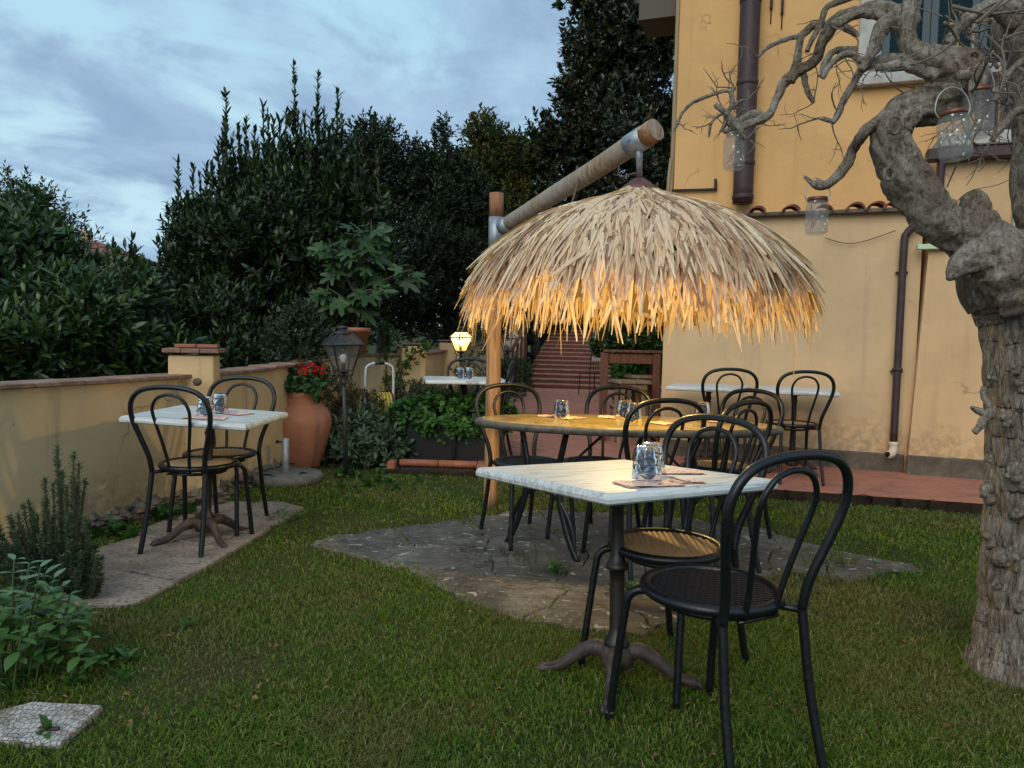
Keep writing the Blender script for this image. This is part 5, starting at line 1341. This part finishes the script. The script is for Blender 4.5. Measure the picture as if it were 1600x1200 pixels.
def potplant(label, px, Y, w, h, zb, blobs, mat, n, Lf, Wf):
    q = P(px, 600, Y); t = thing('potted_plant', label, 'potted plant', (q.x, Y, zb))
    MB().lathe([(0, 0), (w*.72, 0), (w*.98, h*.82), (w*1.06, h*.84), (w*1.08, h), (w*.98, h), (w*.94, h*.85), (0, h*.84)], 24).build('pot', 'terra_pot', t, True)
    p_, d = blob_pts(blobs, n); MB().tube([(0, 0, h*.8), (0.02, 0, h+.15)], .015, 6).build('stem', 'stem', t)
    shoots('foliage', p_, d*.7+np.array([0, 0, .6]), .06, 6, Lf, Wf, mat, t, k=2); return t
potplant('wide terracotta bowl with herb behind the stools', 990, 9.3, .27, .28, TZ, [(0, 0, .36, .25, .2, .12)], 'shrub', 90, .05, .03)
potplant('leafy potted plant on the far side of the bar table', 1000, 12.0, .22, .30, TZ, [(-.1, 0, .62, .38, .35, .30), (.2, 0, .9, .4, .35, .35)], 'planter_leaf', 420, .09, .055)
potplant('terracotta pot with lemon leaves beside the stairs', 1012, 14.5, .24, .34, TZ, [(0, 0, .85, .45, .4, .35), (-.1, 0, 1.25, .55, .5, .45)], 'laurel', 620, .09, .05)
bush('climbing_shrub', 'leafy climber hanging under the thatch by the house corner', [B_(985, 520, 10.5, 40, 40), B_(1015, 500, 10.0, 30, 55), B_(960, 540, 12.5, 34, 30)], 700, 7, .09, .085, .05, 'laurel')
# wire chair far away by the stairs
q = P(925, 597, 15.6)
wc = thing('wire_chair', 'black wrought iron chair standing in front of the distant stairs', 'chair', (q.x, 15.6, TZ), .5)
for sx in (-1, 1):
    MB().tube(smooth_path([(sx*.2, -.2, 0), (sx*.19, -.19, .45), (sx*.2, -.24, .95)], 4), .012, 6).build('leg', 'black', wc, True); MB().tube([(sx*.2, .2, 0), (sx*.19, .18, .45)], .012, 6).build('leg', 'black', wc)
MB().tube(smooth_path([(-.2, -.24, .95), (-.1, -.25, 1.02), (0, -.25, 1.0), (.1, -.25, 1.02), (.2, -.24, .95)], 4), .012, 6).build('top_rail', 'black', wc, True)
for k in range(5): MB().tube([(-.13+k*.065, -.2, .45), (-.13+k*.065, -.245, .98)], .007, 5).build('back_bar', 'black', wc)
MB().box((0, 0, .46), (.40, .40, .02), bev=.006).build('seat', 'black', wc); MB().box((0, -.23, .78), (.36, .02, .08)).build('back_pad', 'trim', wc)

# ================================================================== WISTERIA TREE (right)
TB_ = G(1592, 1062); tree = thing('gnarled_tree', 'bare gnarled wisteria tree with grey twisted trunk at right', 'tree', (TB_.x, TB_.y, 0)); TO = tree.location.copy()
def TP(px, py, Y): return P(px, py, Y)-TO
TY = TB_.y+.05
def knob(p, an, i, s=1.):
    v = V((math.cos(an)*1.2, math.sin(an)*1.2, p.z*2.2))
    n1 = noise.noise(v*1.1+V((3, 3, 3)))*.08
    rid = abs(math.sin(an*15+noise.noise(V((p.z*6, math.cos(an)*2., 4)))*4.5))*.050+noise.noise(V((math.cos(an)*6, math.sin(an)*6, p.z*12)))*.09
    return 1+n1+rid
def bj(sc=1.):
    return lambda p, an, i: 1+noise.noise(V((math.cos(an)*1.1, math.sin(an)*1.1, 0))+p*7*sc)*.30+noise.noise(V((math.cos(an)*3.5, math.sin(an)*3.5, 0))+p*22*sc)*.20+noise.noise(V((math.cos(an)*8, math.sin(an)*8, 0))+p*50)*.10
tr = [(1590, 1120, 92), (1592, 1062, 80), (1596, 1010, 70), (1600, 930, 64), (1604, 820, 61), (1608, 700, 60), (1607, 600, 60), (1603, 530, 62), (1595, 480, 66), (1580, 440, 74), (1568, 405, 66), (1556, 375, 44)]
def limb(name, pts, Ys, seg, sub, mat='bark', jit=None, parent=tree):
    if not hasattr(Ys, '__len__'): Ys = [Ys]*len(pts)
    Pp = smooth_path([TP(a, b, y) for (a, b, _), y in zip(pts, Ys)], sub)
    Pp = [p+noise.noise_vector(p*16)*.007+noise.noise_vector(p*45)*.002 for p in Pp]
    ks = .93 if name == 'trunk' else .80
    rr = [V((c*ks*y/F, 0, 0)) for (_, _, c), y in zip(pts, Ys)]; rr = [max(.002, v.x) for v in smooth_path(rr, sub)]
    return MB().tube(Pp, rr, seg, jit=jit).build(name, mat, parent, True)
limb('trunk', tr, [TY]*len(tr), 150, 26, mat='trunkbark', jit=knob)
Y0 = TY-.05
limb('limb', [(1590, 430, 50), (1560, 395, 52), (1520, 372, 46), (1470, 350, 42), (1440, 310, 40), (1412, 270, 37), (1392, 235, 34), (1392, 200, 33), (1420, 172, 34), (1460, 160, 36), (1495, 150, 36)], Y0, 40, 8, jit=bj())
limb('limb', [(1500, 165, 34), (1512, 130, 46), (1500, 105, 44), (1470, 100, 36), (1440, 90, 26), (1418, 66, 18), (1418, 30, 17), (1428, -10, 16), (1440, -60, 15)], [Y0-.02]*2+[Y0]*7, 32, 8, jit=bj())
limb('burl', [(1545, 400, 44), (1528, 360, 38), (1522, 330, 30), (1518, 306, 22), (1516, 298, 8)], Y0-.03, 28, 6, jit=bj(1.4))
limb('burl', [(1610, 470, 50), (1565, 415, 50), (1530, 402, 36), (1503, 412, 24), (1488, 428, 14), (1480, 436, 5)], Y0-.10, 32, 7, jit=bj(1.6))
limb('second_trunk', [(1640, 520, 30), (1625, 400, 32), (1612, 300, 30), (1612, 180, 30), (1600, 100, 34), (1590, 50, 42), (1600, -20, 40)], TY+.10, 28, 7, jit=bj())
LB = [
 ([(1420, 30, 17), (1385, 14, 14), (1345, 18, 12), (1310, 32, 12), (1288, 60, 11), (1272, 95, 10), (1248, 112, 10), (1228, 126, 11), (1216, 150, 8), (1204, 176, 8), (1180, 190, 8), (1150, 202, 7), (1130, 205, 4)], [Y0, Y0+.05, Y0+.1, Y0+.15, Y0+.2, Y0+.25, Y0+.3]+[Y0+.35]*6),
 ([(1235, 128, 9), (1247, 95, 8), (1252, 58, 7), (1280, 38, 7), (1310, 39, 7), (1334, 50, 6), (1340, 58, 4)], Y0+.3),
 ([(1251, 56, 5), (1215, 66, 4), (1196, 76, 4), (1182, 90, 3)], Y0+.3),
 ([(1262, 80, 5), (1280, 40, 6), (1292, 12, 6), (1330, -4, 6), (1370, -8, 6)], Y0+.22),
 ([(1418, 60, 14), (1385, 30, 12), (1350, 20, 9), (1300, 40, 9)], Y0+.05),
 ([(1400, 30, 16), (1378, 45, 14), (1362, 80, 11), (1345, 110, 7)], Y0-.03),
 ([(1440, 100, 16), (1400, 92, 10), (1375, 98, 9), (1350, 96, 7), (1325, 84, 6), (1300, 100, 6), (1285, 122, 4)], Y0+.0),
 ([(1380, 92, 9), (1355, 104, 8), (1335, 125, 7), (1322, 150, 7), (1310, 175, 6), (1300, 192, 5)], Y0+.02),
 ([(1300, 190, 4), (1290, 186, 4), (1280, 184, 2)], Y0+.02),
 ([(1340, 80, 7), (1310, 78, 6), (1290, 96, 6), (1280, 120, 4)], Y0+.15),
 ([(1430, 172, 17), (1400, 178, 13), (1372, 186, 11), (1350, 205, 11), (1334, 232, 10), (1318, 262, 10), (1300, 284, 9), (1280, 290, 9), (1266, 284, 5), (1257, 275, 3)], [Y0]*4+[Y0+.1]*6),
 ([(1460, 120, 14), (1430, 110, 10), (1400, 100, 8), (1370, 105, 6)], Y0-.08),
 ([(1255, 118, 6), (1262, 145, 5), (1272, 160, 3)], Y0+.3),
 ([(1142, 168, 5), (1140, 142, 4), (1118, 147, 3.5), (1092, 156, 3.5), (1070, 172, 3), (1058, 192, 3), (1053, 205, 2)], Y0+.35),
 ([(1140, 146, 4), (1149, 138, 4)], Y0+.35),
 ([(1118, 162, 5), (1136, 178, 6), (1150, 195, 6), (1166, 218, 3)], Y0+.30),
 ([(1140, 172, 6), (1124, 180, 3), (1112, 192, 3), (1108, 214, 2)], Y0+.34),
 ([(1135, 178, 6), (1132, 195, 4), (1125, 205, 3)], Y0+.36),
 ([(1142, 170, 4), (1155, 158, 2), (1170, 155, 1)], Y0+.35),
 ([(1190, 180, 8), (1176, 178, 7), (1160, 188, 9), (1140, 200, 6)], Y0+.36),
 ([(1590, 30, 24), (1550, 14, 15), (1520, 22, 12), (1498, 45, 10), (1480, 70, 10)], Y0),
 ([(1600, 95, 8), (1580, 112, 7), (1560, 140, 7), (1550, 158, 6)], Y0-.1),
 ([(1610, 165, 9), (1580, 182, 8), (1560, 205, 7), (1549, 220, 5)], Y0-.15),
 ([(1495, 120, 10), (1515, 120, 8), (1517, 140, 6), (1516, 165, 4), (1517, 180, 2)], Y0-.12),
]
for pts, ys in LB: limb('branch', [(a, b, c*.98) for a, b, c in pts], ys, 14, 9, jit=bj(2.))
# fine twigs
def twig(a, d, ln, r, depth=0):
    global tw
    if depth == 0: tw = MB()
    pts = [a]; cur = a; dd = V(d).normalized()
    for i in range(5):
        dd = (dd+V((random.gauss(0, .25), random.gauss(0, .25), random.gauss(0, .25)-.03))).normalized(); cur = cur+dd*ln/5; pts.append(cur)
    tw.tube(smooth_path(pts, 3), list(np.linspace(r, r*.35, 16)), 5)
    if depth < 1:
        for _ in range(2): k = random.randint(2, 4); twig(pts[k], dd+V((random.gauss(0, .8), random.gauss(0, .6), random.gauss(0, .8))), ln*.5, r*.6, depth+1)
    if depth == 0: tw.build('twig', 'twig', tree, True)
hosts = [b for b in LB]
for h in range(58):
    pts, ys = random.choice(hosts); i = random.randrange(1, len(pts)); y = ys[i] if hasattr(ys, '__len__') else ys
    a = TP(pts[i][0], pts[i][1], y); twig(a, (random.gauss(0, .7)-.2, random.gauss(0, .5), random.gauss(0, .7)), random.uniform(.05, .19), random.uniform(.0022, .004))
for h in range(38):
    px = random.uniform(1470, 1600); py = random.uniform(5, 170); a = TP(px, py, Y0+random.uniform(-.2, .4)); twig(a, (random.gauss(0, .7), random.gauss(0, .3), random.choice((-1, -1, 1))*random.uniform(.3, 1)), random.uniform(.15, .36), random.uniform(.003, .0075))
for (px, py, s) in ((1397, 196, 13), (1388, 272, 9), (1520, 92, 10)):
    q = TP(px, py, Y0-.085); mb = MB(); mb.tube([q+V((math.cos(a)*s/F*2.3, -.005, math.sin(a)*s/F*2.6)) for a in np.linspace(0, 2*PI, 14, endpoint=False)], .007, 6, closed=True); mb.build('branch_scar', 'bark', tree, True)
# trunk knobs
for (px, py, s) in ((1546, 770, 16), (1548, 843, 13), (1575, 875, 24), (1538, 955, 15), (1560, 915, 9), (1545, 717, 7), (1587, 740, 18), (1595, 800, 16), (1574, 660, 13), (1549, 590, 9), (1590, 575, 12), (1600, 950, 14), (1600, 610, 14), (1552, 470, 9)):
    q = TP(px, py, TY-.115 if px > 1560 else TY-.06); mb = MB(); seed = px
    for j in range(9):
        c = q+V((random.gauss(0, .5), .25, random.gauss(0, .6)))*s/F*1.3; rr = s/F*TY*random.uniform(.22, .50); dn = V((random.gauss(0, .5), -1, random.gauss(0, .5))).normalized()
        mb.tube([c-dn*rr, c, c+dn*rr*.5, c+dn*rr*.85], [rr*1.2, rr, rr*.75, rr*.3], 8, jit=bj(9.))
    mb.build('bark_knob', 'trunkbark', tree, True)
limb('spur', [(1550, 650, 10), (1535, 645, 9), (1525, 640, 6), (1517, 636, 3)], TY-.05, 10, 5, jit=bj(4.))
limb('spur', [(1548, 640, 9), (1536, 655, 9), (1527, 668, 7), (1521, 676, 6)], TY-.06, 10, 5, jit=bj(4.))
limb('spur', [(1545, 635, 7), (1538, 620, 6), (1537, 605, 5)], TY-.05, 10, 5, jit=bj(4.))
mb = MB(); mb.tube(smooth_path([TP(1485, 330, Y0-.1), TP(1500, 310, Y0-.12), TP(1520, 297, Y0-.13), TP(1555, 290, Y0-.1), TP(1583, 278, Y0-.05)], 5), .0016, 4); mb.build('light_cable', 'cable', tree)

# ---- jars hanging on the tree
def jar(label, px, py, Y, h, w, lid=True, handle=True, tilt=(0, 0)):
    q = P(px, py, Y); t = thing('hanging_jar', label, 'jar', q, 0, 'glass jar lights hung in the tree'); t.rotation_euler = (tilt[0], tilt[1], 0)
    r = w/2
    MB().lathe([(0, .004), (r*.80, .0), (r*.97, .010), (r, .025), (r, h*.74), (r*.93, h*.82), (r*.80, h*.87), (r*.80, h*.93)], 24).build('glass_body', 'jar', t, True)
    for z in (h*.885, h*.915): MB().lathe([(r*.80, z-.004), (r*.835, z), (r*.80, z+.004)], 24).build('neck_ring', 'jar', t, True)
    if lid: MB().lathe([(r*.86, h*.905), (r*.88, h*.91), (r*.88, h*.995), (r*.80, h), (0, h*1.0)], 24).build('lid', 'copperlid', t, True)
    if handle:
        pts = [(-r*.9, 0, h*.87), (-r*1.15, 0, h*1.05), (-r*.8, 0, h*1.35), (0, 0, h*1.48), (r*.8, 0, h*1.35), (r*1.15, 0, h*1.05), (r*.9, 0, h*.87)]
        MB().tube(smooth_path(pts, 5), .0022, 5).build('wire_handle', 'wire', t, True)
    mb = MB(); 
    for k in range(2):
        pts = [(random.uniform(-.6, .6)*r, random.uniform(-.6, .6)*r, random.uniform(.1, .8)*h) for _ in range(7)]; mb.tube(smooth_path(pts, 4), .0010, 4)
    mb.build('light_wire', 'cable', t)
    return t
jar('lidless glass jar holding twigs at the tip of the left branch', 1146, 265, Y0+.35, .155, .085, False, False)
jar('small speckled jar hanging below the lowest drooping branch', 1275, 366, Y0+.10, .135, .082, True, True)
jar('largest speckled jar with wire handle against the curled limb', 1494, 250, Y0-.35, .150, .094, True, True, (0, -.13))
jar('speckled jar hanging just behind the largest jar', 1527, 215, Y0-.10, .165, .098, True, True, (0, -.05))

# ================================================================== BACKGROUND TREES
def tree_(name, label, blobs, n, m_, ln, L0, W0, mat, trunk, cat='tree', **k):
    bx = np.mean([b[0] for b in blobs]); by = np.mean([b[1] for b in blobs]); t = thing(name, label, cat, (bx, by, 0)); bl = [(b[0]-bx, b[1]-by, *b[2:]) for b in blobs]
    c = crown('crown', clump(bl), n, m_, ln, L0, W0, mat, t, **k)
    if trunk:
        zc = max(b[2] for b in bl); MB().tube(smooth_path([(0, 0, -.1), (.05, 0, zc*.4), (-.05, .05, zc*.8), (0, 0, zc)], 4), [trunk]*4+[trunk*.7]*4+[trunk*.4]*5, 8).build('trunk', 'trunkdark', t, True)
        for b in bl[:6]: MB().tube([(0, 0, b[2]*.45), (b[0]*.5, b[1]*.5, b[2]*.75), (b[0], b[1], b[2]+b[5]*.3)], [trunk*.5, trunk*.35, trunk*.12], 6).build('limb', 'trunkdark', t, True)
    return t
def spires(t, tips_, Y, mat, L0=.10, W0=.032):
    o = t.location; p_, a_, l_ = [], [], []
    for (px, py, pb) in tips_:
        y = Y+random.uniform(-.3, .3); top_ = P(px, py, y)-o; bot = P(px+random.uniform(-6, 6), pb, y)-o; n_ = max(3, int((top_-bot).length/.10))
        MB().tube([bot, top_], .008, 5).build('shoot', 'greenstem', t)
        for i in range(n_):
            q = bot+(top_-bot)*(i/n_); p_.append(list(q)); a_.append([0, 0, 1]); l_.append((top_-bot).length/n_)
            if i < n_*.58:
                for _ in range(4): j = V((random.gauss(0, .09), random.gauss(0, .08), 0))*(1-i/n_); p_.append(list(q+j)); a_.append([j.x*3, j.y*3, 1]); l_.append(.14)
    shoots('shoot_leaves', np.array(p_), np.array(a_, float), np.array(l_), 6, L0, W0, mat, t, ang=.62, k=2)
# laurel hedge behind the wall, left
YL = 7.0
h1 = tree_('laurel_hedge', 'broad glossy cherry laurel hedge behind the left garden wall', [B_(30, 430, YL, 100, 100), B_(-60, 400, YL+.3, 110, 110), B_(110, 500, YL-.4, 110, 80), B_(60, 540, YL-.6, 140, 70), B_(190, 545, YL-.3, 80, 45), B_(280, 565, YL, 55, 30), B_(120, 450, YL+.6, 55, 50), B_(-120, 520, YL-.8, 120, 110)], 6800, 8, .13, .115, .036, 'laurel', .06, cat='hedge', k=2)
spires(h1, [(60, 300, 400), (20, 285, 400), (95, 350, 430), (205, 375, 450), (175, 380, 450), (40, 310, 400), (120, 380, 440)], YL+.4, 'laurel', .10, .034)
# airy top of a tree with small leaves
t = tree_('slender_tree', 'airy small-leaved tree rising above the laurel hedge at far left', [B_(25, 330, 9, 40, 50), B_(75, 370, 9, 50, 40), B_(120, 400, 9, 30, 30), B_(15, 300, 9, 14, 22), B_(62, 312, 9, 18, 18), B_(95, 340, 9, 20, 16)], 420, 6, .22, .07, .022, 'shrub', .05)
# tall bay laurel
YB = 9.0
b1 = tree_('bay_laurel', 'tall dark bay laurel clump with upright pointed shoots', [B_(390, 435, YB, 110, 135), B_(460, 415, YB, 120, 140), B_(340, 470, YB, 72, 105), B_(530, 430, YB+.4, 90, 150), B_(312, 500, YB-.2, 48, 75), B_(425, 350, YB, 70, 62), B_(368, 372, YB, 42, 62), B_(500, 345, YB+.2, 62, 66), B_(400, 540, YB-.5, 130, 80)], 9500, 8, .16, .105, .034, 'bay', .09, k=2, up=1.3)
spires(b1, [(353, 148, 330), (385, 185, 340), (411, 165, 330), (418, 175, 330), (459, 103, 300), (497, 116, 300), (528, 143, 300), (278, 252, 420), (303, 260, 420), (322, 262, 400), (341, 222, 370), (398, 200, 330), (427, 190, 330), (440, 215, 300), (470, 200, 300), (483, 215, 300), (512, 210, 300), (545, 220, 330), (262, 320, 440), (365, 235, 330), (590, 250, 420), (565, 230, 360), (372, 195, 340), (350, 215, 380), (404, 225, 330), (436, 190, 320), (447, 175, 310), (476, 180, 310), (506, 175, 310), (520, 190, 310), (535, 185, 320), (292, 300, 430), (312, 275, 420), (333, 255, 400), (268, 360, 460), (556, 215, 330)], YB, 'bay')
# dark trees centre
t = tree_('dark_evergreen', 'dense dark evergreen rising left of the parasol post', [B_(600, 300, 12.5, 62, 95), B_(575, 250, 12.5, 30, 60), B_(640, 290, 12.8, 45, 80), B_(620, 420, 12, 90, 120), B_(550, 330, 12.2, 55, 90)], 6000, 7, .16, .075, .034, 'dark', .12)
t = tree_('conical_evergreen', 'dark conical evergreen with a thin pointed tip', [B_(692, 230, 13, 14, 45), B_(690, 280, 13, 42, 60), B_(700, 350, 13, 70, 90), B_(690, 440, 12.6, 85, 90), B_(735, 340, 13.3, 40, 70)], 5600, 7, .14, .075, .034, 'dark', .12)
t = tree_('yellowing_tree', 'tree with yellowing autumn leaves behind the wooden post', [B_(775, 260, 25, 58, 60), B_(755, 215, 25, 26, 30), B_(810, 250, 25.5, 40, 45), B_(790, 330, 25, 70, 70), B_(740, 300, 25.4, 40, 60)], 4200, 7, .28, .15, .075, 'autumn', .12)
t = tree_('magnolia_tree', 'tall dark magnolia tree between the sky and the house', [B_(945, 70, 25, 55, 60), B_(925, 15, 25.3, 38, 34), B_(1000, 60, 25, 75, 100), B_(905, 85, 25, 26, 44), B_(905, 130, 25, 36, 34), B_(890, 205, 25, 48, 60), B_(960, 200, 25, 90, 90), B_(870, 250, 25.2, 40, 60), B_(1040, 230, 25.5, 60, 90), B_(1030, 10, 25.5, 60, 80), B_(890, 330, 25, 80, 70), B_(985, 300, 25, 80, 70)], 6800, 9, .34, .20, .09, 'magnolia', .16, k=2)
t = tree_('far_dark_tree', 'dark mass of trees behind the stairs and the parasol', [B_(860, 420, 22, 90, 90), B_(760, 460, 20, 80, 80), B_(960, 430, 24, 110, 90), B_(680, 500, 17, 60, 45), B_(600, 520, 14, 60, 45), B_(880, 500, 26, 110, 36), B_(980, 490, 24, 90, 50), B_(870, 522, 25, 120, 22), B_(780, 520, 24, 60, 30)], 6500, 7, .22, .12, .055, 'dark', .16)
t = tree_('round_tree', 'small rounded olive-green tree far beyond the hedge gap', [B_(212, 435, 40, 28, 28), B_(232, 450, 42, 20, 24), B_(195, 470, 38, 24, 26)], 2600, 6, .3, .16, .09, 'autumn', .2)
t = tree_('distant_grove', 'distant green treetops seen low in the hedge gap', [B_(215, 500, 33, 60, 26), B_(170, 490, 30, 40, 24), B_(255, 500, 30, 40, 40)], 2600, 6, .3, .16, .08, 'shrub', .2)
# distant house seen above the hedge
fh = P(150, 430, 48); far = thing('far_house', 'distant cream house with brown tiled roof above the hedge', 'house', (fh.x, fh.y, 0), .2)
zt_ = P(150, 408, 48).z
MB().box((0, 0, zt_/2), (6, 6, zt_)).build('wall', 'farwall', far); mb = MB(); mb.lathe([(4.9, zt_), (4.9, zt_+.15), (.1, zt_+1.3)], 4, rot=PI/4); mb.build('roof', 'rooftile', far); MB().box((-.6, 0, zt_+1.2), (.7, .7, 1.4)).build('chimney', 'farwall', far)
# wooded slope behind everything so that no bare horizon shows under the trees
mb = MB(); n1 = 60
for i in range(n1+1):
    a = PI*(i/n1)*1.0; x = math.cos(a)*90; y = 35+math.sin(a)*60; mb.v += [V((x*.55, y*.75-14, -.2)), V((x, y, 1.6+2.0*noise.noise((i*.35, 0, 0)))), V((x*1.5, y*1.5, 3.5+1.5*noise.noise((i*.5, 3, 0))))]
for i in range(n1):
    for k in range(2): mb.f.append((i*3+k, i*3+k+1, i*3+k+4, i*3+k+3))
struct(mb.build('wooded_slope', 'ground', None, True))

import os
if os.environ.get('DBG'):
    def proj(p):
        q = CM.inverted() @ (V(p)-V((0, 0, CAMH))); return (round(800+F*q.x/-q.z), round(600-F*q.y/-q.z))
    for o, l in CHAIRS:
        o.rotation_euler; Mx = Matrix.Translation(o.location) @ o.rotation_euler.to_matrix().to_4x4()
        print(l[:60], 'top', proj(Mx @ V((0, -.3, .9))), 'wide', proj(Mx @ V((-.225, -.28, .76))), proj(Mx @ V((.225, -.28, .76))), 'bfeet', proj(Mx @ V((-.17, -.287, 0))), proj(Mx @ V((.17, -.287, 0))), 'ffeet', proj(Mx @ V((-.208, .205, 0))), proj(Mx @ V((.208, .205, 0))), 'seat', proj(Mx @ V((0, 0, .46))))
    for t in TB:
        Mx = Matrix.Translation(t.location) @ t.rotation_euler.to_matrix().to_4x4(); print(t['label'][:40], [proj(Mx @ V((a*.36, b*.36, .75))) for a, b in ((-1, -1), (1, -1), (1, 1), (-1, 1))], proj(t.location))
    tot = sum(len(o.data.polygons) for o in bpy.data.objects if o.type == 'MESH'); print('polys', tot, 'objects', len(bpy.data.objects))
